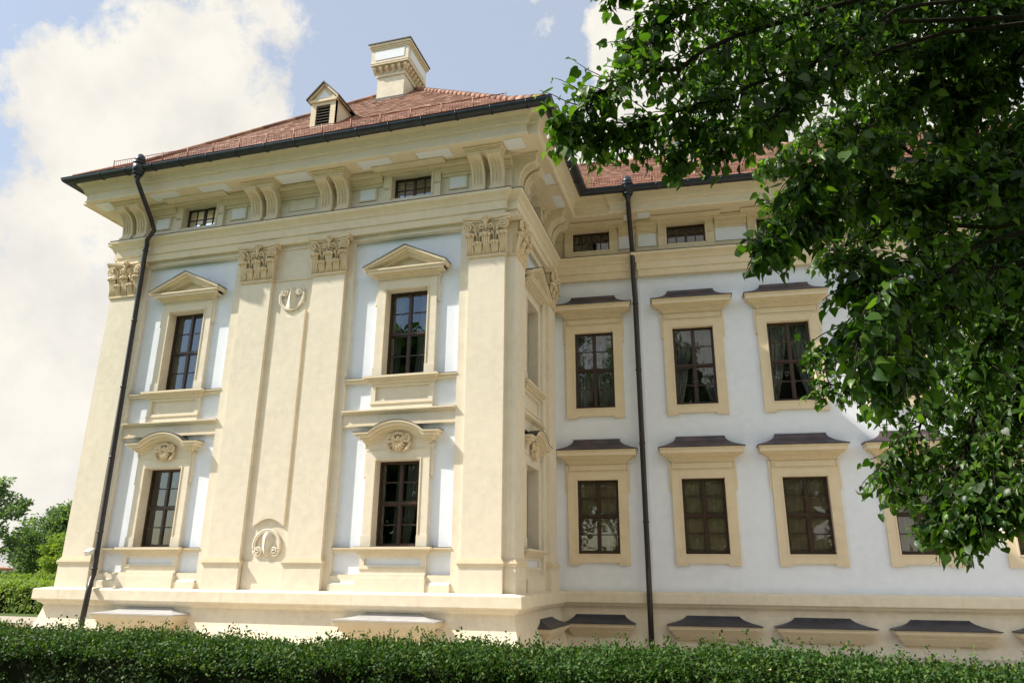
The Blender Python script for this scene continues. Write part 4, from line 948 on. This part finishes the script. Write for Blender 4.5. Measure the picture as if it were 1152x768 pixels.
# ------------------------------------------------------------------ lime tree overhanging from the right
LT = empty('lime_tree', (4.6, 4.4, 0)); tag(LT, 'large lime tree with dense green heart-shaped leaves overhanging from the right', 'tree')
LO = np.array([4.6, 4.4, 0])
CAMP = np.array([0, 0, 1.7])
def bough_pts(pts, n=14):
    P = np.array(pts, float); t = np.linspace(0, len(P)-1, n); i = np.clip(t.astype(int), 0, len(P)-2); f = (t-i)[:, None]
    f = f*f*(3-2*f)*.35+f*.65
    return P[i]*(1-f)+P[i+1]*f
TRUNK = [(4.6, 4.4, -.1), (4.55, 4.5, 1.2), (4.4, 4.7, 2.6), (4.2, 5.0, 4.2), (4.05, 5.3, 6.0), (4.0, 5.5, 8.5)]
BOUGHS = [([(4.1, 5.3, 5.6), (1.414, 4.8, 5.793), (0.631, 4.5, 5.408), (-0.041, 4.2, 5.007), (-0.446, 4.05, 4.727), (-0.703, 4.0, 4.592), (-0.812, 3.95, 4.445)], 0.018, 0.275, 126, 0.38, 0.5, 0.0702), ([(4.1, 5.3, 5.6), (1.458, 4.9, 5.554), (0.582, 4.5, 4.904), (0.048, 4.3, 4.691), (-0.357, 4.2, 4.527), (-0.647, 4.15, 4.424)], 0.014, 0.24750000000000003, 142, 0.361, 0.7, 0.0702), ([(4.1, 5.3, 5.6), (1.419, 4.7, 5.544), (0.663, 4.4, 4.676), (0.332, 4.3, 4.402), (0.103, 4.25, 4.267)], 0.013, 0.275, 84, 0.304, 0.8, 0.0702), ([(4.1, 5.3, 5.6), (1.396, 4.6, 5.923), (0.52, 4.3, 5.56), (0.04, 4.2, 5.366), (-0.259, 4.15, 5.247), (-0.353, 4.1, 5.01)], 0.014, 0.22000000000000003, 126, 0.38, 0.5, 0.0702), ([(4.02, 5.45, 7.2), (1.152, 4.4, 6.514), (0.188, 4.1, 5.761), (-0.289, 4.0, 5.528), (-0.496, 3.95, 5.38)], 0.011, 0.275, 67, 0.19, 0.6, 0.0702), ([(4.1, 5.3, 5.6), (1.725, 5.2, 6.17), (1.004, 5.0, 5.666), (0.461, 4.8, 5.384), (0.122, 4.7, 5.069)], 0.014, 0.1925, 142, 0.427, 0.6, 0.0702), ([(4.1, 5.3, 5.6), (1.523, 5.0, 5.466), (0.851, 4.8, 5.033), (0.396, 4.6, 4.725), (0.029, 4.5, 4.514), (-0.213, 4.45, 4.385)], 0.014, 0.275, 109, 0.285, 0.7, 0.0702), ([(4.1, 5.3, 5.6), (1.957, 5.6, 5.86), (1.4, 5.5, 5.731), (0.866, 5.4, 5.856), (0.372, 5.3, 5.798), (0.003, 5.3, 5.613)], 0.014, 0.165, 151, 0.427, 0.6, 0.07200000000000001), ([(4.1, 5.3, 5.6), (2.408, 6.4, 6.614), (1.803, 6.4, 6.553), (1.216, 6.4, 6.178), (0.719, 6.4, 5.977)], 0.014, 0.165, 151, 0.475, 0.6, 0.07200000000000001), ([(4.1, 5.3, 5.6), (2.346, 6.0, 6.862), (1.638, 6.0, 6.951), (1.003, 6.0, 6.707), (0.533, 6.0, 6.718), (0.132, 6.0, 6.814)], 0.014, 0.165, 151, 0.475, 0.6, 0.07200000000000001), ([(4.2, 5.0, 4.2), (1.746, 5.2, 4.371), (1.087, 4.8, 4.179), (0.78, 4.5, 3.965), (0.563, 4.35, 3.765), (0.381, 4.3, 3.61)], 0.014, 0.24750000000000003, 151, 0.323, 0.7, 0.07200000000000001), ([(4.2, 5.0, 4.2), (1.768, 5.2, 4.509), (1.155, 4.7, 4.412), (0.77, 4.4, 4.196), (0.58, 4.3, 3.968)], 0.013, 0.22000000000000003, 126, 0.361, 0.6, 0.07200000000000001), ([(4.2, 5.0, 4.2), (1.668, 5.0, 3.873), (1.151, 4.7, 3.612), (1.055, 4.5, 3.363), (0.838, 4.4, 3.113), (0.769, 4.35, 2.925)], 0.013, 0.22000000000000003, 92, 0.361, 0.9, 0.0738), ([(4.2, 5.0, 4.2), (1.698, 5.0, 3.742), (1.3, 4.8, 3.455), (0.952, 4.6, 3.012), (0.963, 4.5, 2.863), (0.914, 4.5, 2.781)], 0.013, 0.22000000000000003, 82, 0.342, 0.9, 0.0738), ([(4.2, 5.0, 4.2), (1.848, 5.2, 3.683), (1.489, 5.0, 3.391), (1.208, 4.9, 3.025), (1.006, 4.8, 2.784)], 0.013, 0.1925, 78, 0.38, 0.9, 0.0738), ([(4.2, 5.0, 4.2), (1.401, 4.9, 3.989), (0.878, 4.6, 3.6), (0.909, 4.45, 3.427), (0.824, 4.6, 3.367)], 0.011, 0.24750000000000003, 50, 0.285, 0.8, 0.07200000000000001), ([(4.2, 5.0, 4.2), (2.705, 6.8, 4.772), (2.307, 7.0, 4.131), (1.9, 7.0, 3.335), (1.496, 6.9, 2.862), (1.259, 6.8, 2.515)], 0.018, 0.165, 128, 0.475, 0.9, 0.07650000000000001), ([(4.2, 5.0, 4.2), (2.681, 6.8, 4.264), (2.348, 7.0, 3.546), (1.989, 6.9, 2.766), (1.755, 6.8, 2.357), (1.638, 6.75, 2.094)], 0.016, 0.165, 252, 0.475, 1.0, 0.07650000000000001), ([(4.4, 4.75, 2.9), (2.747, 6.6, 3.934), (2.447, 6.8, 3.326), (2.097, 6.7, 2.586), (1.909, 6.6, 2.3), (1.802, 6.6, 2.097)], 0.016, 0.165, 218, 0.456, 1.0, 0.07650000000000001), ([(4.4, 4.75, 2.9), (2.813, 6.4, 3.702), (2.513, 6.5, 2.887), (2.261, 6.5, 2.484), (2.072, 6.5, 2.253)], 0.016, 0.165, 184, 0.475, 1.0, 0.07650000000000001), ([(4.4, 4.75, 2.9), (3.037, 6.6, 4.139), (2.902, 7.0, 3.663), (2.63, 7.2, 3.259), (2.2, 7.3, 2.983), (1.764, 7.3, 2.682), (1.475, 7.3, 2.414)], 0.016, 0.165, 210, 0.427, 0.9, 0.07650000000000001), ([(4.2, 5.0, 4.2), (2.406, 7.0, 4.733), (1.724, 7.3, 4.212), (1.286, 7.3, 3.845), (0.914, 7.3, 3.721)], 0.011, 0.24750000000000003, 109, 0.314, 0.6, 0.07200000000000001), ([(4.2, 5.0, 4.2), (2.321, 7.0, 4.215), (1.714, 7.2, 3.737), (1.296, 7.2, 3.424), (0.951, 7.2, 3.359)], 0.011, 0.24750000000000003, 109, 0.332, 0.6, 0.07200000000000001), ([(4.1, 5.3, 5.6), (2.643, 7.0, 6.642), (1.787, 7.3, 6.504), (1.16, 7.5, 6.199), (0.701, 7.5, 5.998)], 0.013, 0.1925, 142, 0.475, 0.7, 0.07650000000000001), ([(4.1, 5.3, 5.6), (2.61, 7.0, 6.44), (1.815, 7.3, 6.067), (1.259, 7.4, 5.585), (0.699, 7.4, 5.435)], 0.013, 0.1925, 151, 0.427, 0.7, 0.07650000000000001), ([(4.1, 5.3, 5.6), (2.601, 6.2, 6.397), (2.032, 6.0, 6.65), (1.432, 5.8, 6.717), (0.885, 5.6, 6.576)], 0.014, 0.165, 184, 0.475, 0.7, 0.0738), ([(4.2, 5.0, 4.2), (2.399, 6.0, 5.554), (1.771, 5.6, 5.474), (1.424, 5.4, 5.074), (0.996, 5.2, 4.863)], 0.014, 0.165, 168, 0.475, 0.7, 0.0738), ([(4.2, 5.0, 4.2), (2.964, 6.5, 5.619), (2.51, 6.3, 5.302), (2.004, 6.2, 4.812), (1.563, 6.2, 4.542)], 0.014, 0.165, 218, 0.475, 0.7, 0.0738), ([(4.2, 5.0, 4.2), (2.796, 6.2, 4.938), (2.255, 6.0, 4.352), (1.79, 5.9, 3.911), (1.364, 5.9, 3.515)], 0.014, 0.165, 235, 0.475, 0.7, 0.0738), ([(4.1, 5.3, 5.6), (2.949, 6.0, 5.787), (2.557, 5.8, 5.715), (2.05, 5.6, 5.253), (1.881, 5.6, 4.964)], 0.014, 0.165, 201, 0.475, 0.7, 0.0738), ([(4.1, 5.3, 5.6), (2.87, 5.6, 5.818), (2.407, 5.4, 5.923), (2.096, 5.3, 5.663), (1.828, 5.3, 5.48)], 0.014, 0.165, 168, 0.475, 0.7, 0.0738), ([(4.2, 5.0, 4.2), (2.616, 5.8, 4.426), (2.248, 5.7, 3.849), (1.911, 5.6, 3.37), (1.684, 5.6, 2.997)], 0.014, 0.165, 218, 0.475, 0.7, 0.0738), ([(4.2, 5.0, 4.2), (3.006, 6.4, 4.369), (2.685, 6.6, 3.94), (2.41, 6.8, 3.483), (2.368, 6.8, 2.881)], 0.014, 0.165, 201, 0.475, 0.7, 0.0738), ([(4.2, 5.0, 4.2), (2.535, 5.2, 4.592), (2.058, 5.0, 4.343), (1.696, 4.9, 4.209), (1.381, 4.8, 4.005)], 0.014, 0.165, 168, 0.475, 0.7, 0.0738), ([(4.1, 5.3, 5.6), (2.287, 5.4, 6.657), (1.578, 5.2, 6.474), (0.898, 5.0, 6.464), (0.339, 4.9, 6.252)], 0.014, 0.165, 168, 0.475, 0.7, 0.0738), ([(4.2, 5.0, 4.2), (3.069, 7.2, 5.683), (2.516, 7.4, 5.698), (1.836, 7.5, 5.348), (1.266, 7.5, 4.817)], 0.014, 0.165, 210, 0.475, 0.7, 0.0738), ([(4.2, 5.0, 4.2), (3.072, 7.2, 5.297), (2.547, 7.5, 4.762), (1.966, 7.6, 4.393), (1.522, 7.6, 3.781)], 0.014, 0.165, 210, 0.475, 0.7, 0.0738), ([(4.1, 5.3, 5.6), (2.8, 4.6, 7.6), (1.9, 4.2, 7.7), (1.2, 4.0, 7.4)], 0.03, 0.2, 90, 0.65, 0.5, 0.088), ([(4.02, 5.45, 7.2), (2.8, 5.2, 8.2), (2.0, 5.4, 8.1), (1.3, 5.6, 7.8)], 0.03, 0.2, 90, 0.65, 0.5, 0.088), ([(4.1, 5.3, 5.6), (3.0, 4.0, 7.0), (2.2, 3.2, 7.2), (1.6, 2.7, 6.9)], 0.03, 0.2, 90, 0.65, 0.5, 0.088), ([(4.02, 5.45, 7.2), (3.2, 6.2, 7.8), (2.3, 7.0, 7.9), (1.6, 7.6, 7.6)], 0.03, 0.2, 90, 0.65, 0.5, 0.088), ([(4.02, 5.45, 7.2), (3.0, 5.0, 8.8), (2.2, 4.8, 9.0), (1.6, 4.6, 8.8)], 0.03, 0.2, 90, 0.65, 0.5, 0.088), ([(4.1, 5.3, 5.6), (3.4, 5.6, 6.6), (2.4, 6.2, 6.9), (1.6, 6.6, 6.7)], 0.03, 0.2, 90, 0.65, 0.5, 0.088), ([(4.02, 5.45, 7.2), (4.71, 4.11, 7.5), (5.4, 2.76, 6.79), (5.61, 2.31, 6.19)], 0.05, 0.3, 26, 0.6, 0.6, 0.085), ([(4.02, 5.45, 7.2), (5.18, 5.56, 6.73), (6.34, 5.66, 5.26), (6.84, 5.72, 4.66)], 0.05, 0.3, 26, 0.6, 0.6, 0.085), ([(4.02, 5.45, 7.2), (4.66, 4.4, 8.84), (5.3, 3.34, 9.48), (5.54, 2.9, 8.88)], 0.05, 0.3, 26, 0.6, 0.6, 0.085), ([(4.1, 5.3, 5.6), (5.73, 5.05, 6.75), (7.35, 4.8, 6.91), (7.85, 4.72, 6.31)], 0.05, 0.3, 26, 0.6, 0.6, 0.085), ([(4.02, 5.45, 7.2), (4.52, 4.42, 8.69), (5.02, 3.39, 9.18), (5.23, 2.93, 8.58)], 0.05, 0.3, 26, 0.6, 0.6, 0.085), ([(4.1, 5.3, 5.6), (5.68, 6.02, 6.04), (7.26, 6.75, 5.48), (7.7, 6.98, 4.88)], 0.05, 0.3, 26, 0.6, 0.6, 0.085), ([(4.02, 5.45, 7.2), (4.69, 4.63, 8.56), (5.36, 3.81, 8.92), (5.66, 3.41, 8.32)], 0.05, 0.3, 26, 0.6, 0.6, 0.085), ([(4.02, 5.45, 7.2), (6.04, 5.46, 7.53), (8.06, 5.46, 6.87), (8.56, 5.46, 6.27)], 0.05, 0.3, 26, 0.6, 0.6, 0.085), ([(4.1, 5.3, 5.6), (5.63, 4.28, 6.86), (7.16, 3.27, 7.11), (7.56, 2.97, 6.51)], 0.05, 0.3, 26, 0.6, 0.6, 0.085), ([(4.1, 5.3, 5.6), (4.83, 6.15, 6.19), (5.57, 7.0, 5.78), (5.87, 7.4, 5.18)], 0.05, 0.3, 26, 0.6, 0.6, 0.085), ([(4.02, 5.45, 7.2), (4.86, 4.05, 8.37), (5.71, 2.65, 8.55), (5.95, 2.21, 7.95)], 0.05, 0.3, 26, 0.6, 0.6, 0.085), ([(4.02, 5.45, 7.2), (5.67, 4.54, 7.93), (7.31, 3.62, 7.67), (7.74, 3.36, 7.07)], 0.05, 0.3, 26, 0.6, 0.6, 0.085), ([(4.1, 5.3, 5.6), (6.1, 5.25, 7.37), (8.11, 5.19, 8.13), (8.61, 5.18, 7.53)], 0.05, 0.3, 26, 0.6, 0.6, 0.085), ([(4.1, 5.3, 5.6), (5.49, 6.7, 7.34), (6.89, 8.1, 8.09), (7.22, 8.48, 7.49)], 0.05, 0.3, 26, 0.6, 0.6, 0.085), ([(4.1, 5.3, 5.6), (5.45, 5.72, 7.06), (6.79, 6.15, 7.53), (7.27, 6.31, 6.93)], 0.05, 0.3, 26, 0.6, 0.6, 0.085), ([(4.02, 5.45, 7.2), (5.24, 5.89, 8.49), (6.45, 6.33, 8.78), (6.91, 6.52, 8.18)], 0.05, 0.3, 26, 0.6, 0.6, 0.085)]  # includes high boughs out of view, added to shade the leaves below
tr = MB()
tr.tube([tuple(np.array(p)-LO) for p in bough_pts(TRUNK, 16)], lambda t: .30*(1-.75*t)+.05, M['bark'], 14)
link('trunk', tr.mesh('trunk'), LT)
leafP = []; leafT = []; leafS = []; lim = MB(); tw = MB()
rg = np.random.default_rng(5)
for pts, r0, start, ntw, tlen, droop, lsize in BOUGHS:
    C = bough_pts(pts, 18); C[1:-1] += rg.normal(0, .035, (16, 3))
    lim.tube([tuple(p-LO) for p in C], lambda t, r=r0: r*(1-.82*t)+.004, M['bark'], 7)
    for k in range(ntw):
        t = start+(1-start)*(k+rg.uniform(0, 1))/ntw; x = t*(len(C)-1); i = min(int(x), len(C)-2); base = C[i]+(C[i+1]-C[i])*(x-i)
        ax = C[min(i+2, len(C)-1)]-C[max(i-1, 0)]; ax /= np.linalg.norm(ax)+1e-9
        side = rg.normal(size=3); side -= ax*side.dot(ax)*.6; side /= np.linalg.norm(side)
        d = ax*rg.uniform(.2, .8)+side*rg.uniform(.5, 1.0); d /= np.linalg.norm(d)
        Lw = tlen*rg.uniform(.45, 1.15)*(1.0-.35*t); nl = max(5, int(Lw/.045)); pts_ = [base]; p = base.copy(); dd = d.copy()
        for q in range(6):
            dd = dd+np.array([0, 0, -droop*.16])+rg.normal(0, .10, 3); dd /= np.linalg.norm(dd); p = p+dd*Lw/6; pts_.append(p.copy())
        PP = np.array(pts_); tw.tube([tuple(z-LO) for z in PP], lambda t_: .0045*(1-.7*t_)+.001, M['bark'], 4)
        for q in range(nl):
            tt = (.12+.88*(q+rg.uniform(0, 1))/nl)*6; j = min(int(tt), 5); b = PP[j]+(PP[j+1]-PP[j])*(tt-j)
            sd = 1 if q % 2 else -1
            td = PP[j+1]-PP[j]; td /= np.linalg.norm(td)
            hz_ = np.cross(td, [0, 0, 1]); hz_ /= np.linalg.norm(hz_)+1e-6
            out = td*rg.uniform(.1, .7)+hz_*sd*rg.uniform(.5, 1)+np.array([0, 0, -rg.uniform(.1, .9)])+rg.normal(0, .25, 3); out /= np.linalg.norm(out)
            leafP.append(b+out*.03); leafT.append(out); leafS.append(lsize*rg.uniform(.5, 1.2))
link('limb', lim.mesh('limb'), LT); link('twigs_or_core', tw.mesh('twigs_or_core'), LT)
P = np.array(leafP); T = np.array(leafT); Sz = np.array(leafS)
up = np.tile([0, 0, 1.0], (len(P), 1))+rg.normal(0, .55, (len(P), 3)); up -= T*(up*T).sum(1)[:, None]; up /= np.linalg.norm(up, axis=1)[:, None]
S_ = np.cross(up, T); Vs = []; Fs = []; o_ = 0
for kq in range(4):                       # four foldings so that no two neighbours look alike
    q = np.arange(len(P)) % 4 == kq; sh = [(a*(1-.05*kq), b*(1.05-.13*kq), c*(.4+.9*kq)+(.10*kq*b*b)-(.05*kq*a*a)) for a, b, c in HEART]
    v_, f_ = leaf_cards(P[q]-LO, T[q], S_[q], up[q], Sz[q], sh, HEART_F); Vs.append(v_); Fs.append(f_+o_); o_ += len(v_)
V, F = np.vstack(Vs), np.vstack(Fs)
link('crown', quads_mesh('crown', V, F, M['linden']), LT)
print('linden leaves', len(P))

# ------------------------------------------------------------------ park trees
def park_tree(name, loc, H, R, crown0, label, n_clump, per, size, rng, sparse=False, mat=None, group=None, squash=1.0):
    e = empty(name, loc); tag(e, label, 'tree', group)
    mb = MB(); mb.tube([(0, 0, -.2), (.1, 0, H*.25), (-.1, .1, H*.55), (0, 0, H*.85)], lambda t: .035*H*(1-.85*t)*.7+.03, M['bark'], 8)
    cl = []
    for i in range(n_clump):
        u = rng.uniform(0, 1); z = crown0+(H-crown0)*u
        prof = math.sin(PI*min(1, .12+u*.86))**.7; a = rng.uniform(0, 2*PI); rr = R*prof*math.sqrt(rng.uniform(.15, 1))
        cl.append((rr*math.cos(a), rr*math.sin(a)*squash, z-.05*H*rng.uniform(0, 1), rng.uniform(.10, .20)*R*(1.5 if not sparse else 1.1)))
    for x, y, z, r in cl[::4]:
        mb.tube([(0, 0, z*.6), (x*.5, y*.5, z*.82), (x, y, z)], lambda t: .012*H*(1-.85*t)*.6+.02, M['bark'], 5)
    link('trunk', mb.mesh('trunk'), e)
    Q = []
    for x, y, z, r in cl:
        d = rng.normal(size=(per, 3)); d /= np.linalg.norm(d, axis=1)[:, None]
        Q.append(np.array([x, y, z])+d*(r*rng.uniform(.55, 1.1, per)[:, None])*np.array([1.15, 1.15, .75]))
    P = np.vstack(Q); T, S, Nn = rnd_frames(len(P), 1.2, rng)
    V, F = leaf_cards(P, T, S, Nn, size*rng.uniform(.6, 1.3, len(P)), SIMPLE, SIMPLE_F)
    link('crown', quads_mesh('crown', V, F, mat or M['fartree']), e); return e
G1 = 'park trees beyond the clipped hedges'
rt = np.random.default_rng(21)
park_tree('park_tree', (-75, 61, 0), 10.9, 4.2, 1.5, 'tall thin-crowned tree at the left picture edge', 70, 90, .40, rt, True, group=G1)
park_tree('park_tree', (-74.5, 71, 0), 8.6, 5.6, .4, 'round dark green tree right of the tall thin-crowned tree', 120, 200, .42, rt, group=G1)
park_tree('park_tree', (-70.5, 75, 0), 11.4, 5.2, .4, 'broad mid green tree rising against the pavilion corner', 130, 200, .42, rt, group=G1)
park_tree('park_tree', (-64, 60.5, 0), 5.2, 2.6, .2, 'low pale green bushy tree close beside the pavilion corner', 60, 160, .34, rt, mat=M['farhedge'], group=G1)
park_tree('park_tree', (-90, 66, 0), 7.5, 6, .4, 'dark tree at the far left edge partly cut by the picture border', 110, 180, .45, rt, group=G1)
park_tree('park_tree', (-60, 72, 0), 9.5, 5.5, .4, 'tree mostly hidden behind the sunlit pavilion corner', 100, 180, .45, rt, group=G1)
# trees across the lawn behind the viewer: they show in the window panes
G2 = 'park trees mirrored in the window panes'
for i, (x, y, H, R, lb) in enumerate([(-22, -15, 19, 5.5, 'mirrored park tree facing the left part of the pavilion'), (-10, -17, 24, 6.5, 'tall mirrored park tree facing the middle of the pavilion'), (1, -23, 23, 6, 'mirrored park tree facing the first wing windows'),
                          (12, -23, 23, 6.5, 'mirrored park tree facing the middle of the wing'), (27, -24, 16, 6, 'mirrored park tree facing the far end of the wing')]):
    park_tree('park_tree', (x, y, 0), H, R, 2.0, lb, 110, 130, .75, rt, group=G2, mat=M['linden'])
# shed with a tiled roof behind the hedges
sh = empty('garden_shed', (-47.0, 38.4, 0)); tag(sh, 'low garden shed with orange tiled roof at the left picture edge', 'shed')
mb = MB(); mb.box(-2.6, .05, -1.2, 1.2, 0, 1.62, M['shedwood']); link('wall', mb.mesh('wall'), sh)
mb = MB(); mb.band([(-3.4, 1.95), (.5, 1.66)], 0, .16, -1.7, 1.7, M['terracotta']); link('roof', mb.mesh('roof'), sh)

# ------------------------------------------------------------------ ground
def sheet(name, pts, z, mat):
    me = bpy.data.meshes.new(name); me.from_pydata([(x, y, z) for x, y in pts], [], [tuple(range(len(pts)))]); me.materials.append(mat)
    o = link(name, me); tag(o, kind='structure'); return o
sheet('ground', [(-3000, -3000), (3000, -3000), (3000, 3000), (-3000, 3000)], 0, M['ground'])
sheet('path', [(-90, 20.6), (-16.5, 20.6), (-16.5, 23.4), (-90, 23.4)], .008, M['gravel'])
sheet('flower_bed', [(-90, 15.5), (-17, 15.5), (-17, 20.5), (-90, 20.5)], .004, M['soil'])
sheet('forecourt', [(-17, 8.2), (25, 8.2), (25, 21.2), (-4, 19.2), (-4.3, 15.2), (-17, 15.2)], .012, M['sand'])  # unseen behind the hedge; extended to bounce warm light onto the wing

# ------------------------------------------------------------------ sky, sun, camera
SUN_A, SUN_B = 2.9, 3.05            # horizontal run along the facade and drop, per metre towards it
sun_to = Vector((-SUN_A, -1, SUN_B)).normalized()
el = math.asin(sun_to.z)
world = bpy.data.worlds.new('World'); SC.world = world; world.use_nodes = True
nt = world.node_tree; nt.nodes.clear()
wo = nt.nodes.new('ShaderNodeOutputWorld'); bg = nt.nodes.new('ShaderNodeBackground'); bg.inputs['Strength'].default_value = .15
sky = nt.nodes.new('ShaderNodeTexSky'); sky.sky_type = 'NISHITA'; sky.sun_disc = False
sky.sun_elevation = el; sky.sun_rotation = math.atan2(sun_to.x, sun_to.y); sky.air_density = 1.35; sky.dust_density = .7; sky.ozone_density = 2.5
tc = nt.nodes.new('ShaderNodeTexCoord'); D = tc.outputs['Generated']
def vm(op, a, b=None):
    n = nt.nodes.new('ShaderNodeVectorMath'); n.operation = op; L(nt, a, n.inputs[0])
    if b is not None: n.inputs[1].default_value = b
    return n
def mth(op, a, b=None, c=None):
    n = nt.nodes.new('ShaderNodeMath'); n.operation = op
    for i, x in enumerate((a, b, c)):
        if x is None: continue
        if hasattr(x, 'is_linked'): L(nt, x, n.inputs[i])
        else: n.inputs[i].default_value = x
    return n.outputs[0]
BLOBS = [((0.72, -0.45, 0.53), 1.1, 0.7), ((-0.5795, 0.5946, 0.5573), 0.19, 0.31), ((-0.6393, 0.5366, 0.5507), 0.12, 0.26), ((-0.7162, 0.523, 0.4621), 0.1, 0.2), ((-0.4877, 0.6305, 0.6038), 0.09, 0.32), ((-0.733, 0.6124, 0.296), 0.28, 0.33), ((-0.7527, 0.6397, 0.1559), 0.22, 0.25), ((-0.5862, 0.6504, 0.483), 0.12, 0.3), ((-0.0992, 0.7973, 0.5954), 0.11, 0.5), ((-0.0582, 0.7577, 0.65), 0.07, 0.46), ((-0.2068, 0.7136, 0.6694), 0.055, 0.95), ((0.0742, 0.8094, 0.5825), 0.16, 0.45), ((0.2189, 0.8002, 0.5584), 0.2, 0.45), ((-0.6923, 0.4579, 0.5577), 0.1, -0.3), ((-0.3462, 0.677, 0.6495), 0.17, -0.4), ((-0.266, 0.7556, 0.5986), 0.14, -0.4), ((-0.1432, 0.7342, 0.6637), 0.06, -0.2), ((-0.7242, 0.5372, 0.4324), 0.045, -0.2), ((-0.5414, 0.6371, 0.5486), 0.03, -0.2), ((-0.4421, 0.7106, 0.5474), 0.06, -0.15)]  # first blob is an unseen cloud added behind the viewer to brighten the wing
n1 = noise(nt, D, 5.0, 10, .66); n2 = noise(nt, D, 1.7, 4, .5); n3 = noise(nt, D, 13, 9, .7)
dens = mth('ADD', mth('MULTIPLY_ADD', n3, .7, mth('MULTIPLY', n1, 1.9)), mth('MULTIPLY_ADD', n2, .5, -.975))
for c, r, a in BLOBS:
    dt = vm('DOT_PRODUCT', D, c).outputs['Value']; cr = math.cos(r)
    mr = nt.nodes.new('ShaderNodeMapRange'); mr.interpolation_type = 'SMOOTHSTEP'; mr.inputs[1].default_value = math.cos(r*1.35); mr.inputs[2].default_value = math.cos(r*.35); mr.inputs[3].default_value = 0; mr.inputs[4].default_value = a
    L(nt, dt, mr.inputs[0]); dens = mth('ADD', dens, mr.outputs[0])
cov = ramp(nt, dens, [(.0, (0,)*3), (.42, (0,)*3), (.58, (1,)*3)])
# ramp works on 0..1: scale density
nt.nodes.remove(cov.node)
sc_ = mth('MULTIPLY', dens, .5)
cov = ramp(nt, sc_, [(.405, (0,)*3), (.45, (.5,)*3), (.51, (1,)*3)])
body = ramp(nt, noise(nt, D, 7, 6, .55), [(.3, (3.1, 3.02, 2.9)), (.55, (3.95, 3.78, 3.42))])
veil = nt.nodes.new('ShaderNodeMapRange'); veil.interpolation_type = 'SMOOTHSTEP'; veil.inputs[1].default_value = .35; veil.inputs[2].default_value = .95; veil.inputs[4].default_value = .8
L(nt, vm('DOT_PRODUCT', D, (-.33, .86, .40)).outputs['Value'], veil.inputs[0])
SKYGAP = mixc(nt, veil.outputs[0], sky.outputs['Color'], (2.12, 2.34, 2.74))
colr = mixc(nt, cov, SKYGAP, body)
L(nt, colr, bg.inputs['Color']); L(nt, bg.outputs[0], wo.inputs['Surface'])

sl_ = bpy.data.lights.new('sun', 'SUN'); sl_.energy = 4.7; sl_.angle = math.radians(.53); sl_.color = (1, .92, .80)
so = bpy.data.objects.new('sun', sl_); COL.objects.link(so); so.rotation_euler = sun_to.to_track_quat('Z', 'Y').to_euler(); so.location = (-30, -10, 40)

cam = bpy.data.cameras.new('camera'); co = bpy.data.objects.new('camera', cam); COL.objects.link(co); SC.camera = co
cam.sensor_width = 36; cam.lens = 36*819.33/1152; cam.clip_start = .05; cam.clip_end = 9000
yw, pt, rl = [math.radians(v) for v in (-16.2249, 17.71323, .50034)]
fw = Vector((math.sin(yw)*math.cos(pt), math.cos(yw)*math.cos(pt), math.sin(pt))); rt_ = Vector((math.cos(yw), -math.sin(yw), 0)); up_ = rt_.cross(fw)
cR = rt_*math.cos(rl)+up_*math.sin(rl); cU = -rt_*math.sin(rl)+up_*math.cos(rl)
co.matrix_world = Matrix(((cR.x, cU.x, -fw.x, 0), (cR.y, cU.y, -fw.y, 0), (cR.z, cU.z, -fw.z, 1.7), (0, 0, 0, 1)))

SC.view_settings.view_transform = 'Standard'; SC.view_settings.look = 'None'; SC.view_settings.gamma = 1; SC.view_settings.exposure = .74
SC.render.engine = 'CYCLES'; SC.cycles.use_denoising = True; SC.cycles.max_bounces = 8; SC.cycles.transparent_max_bounces = 16
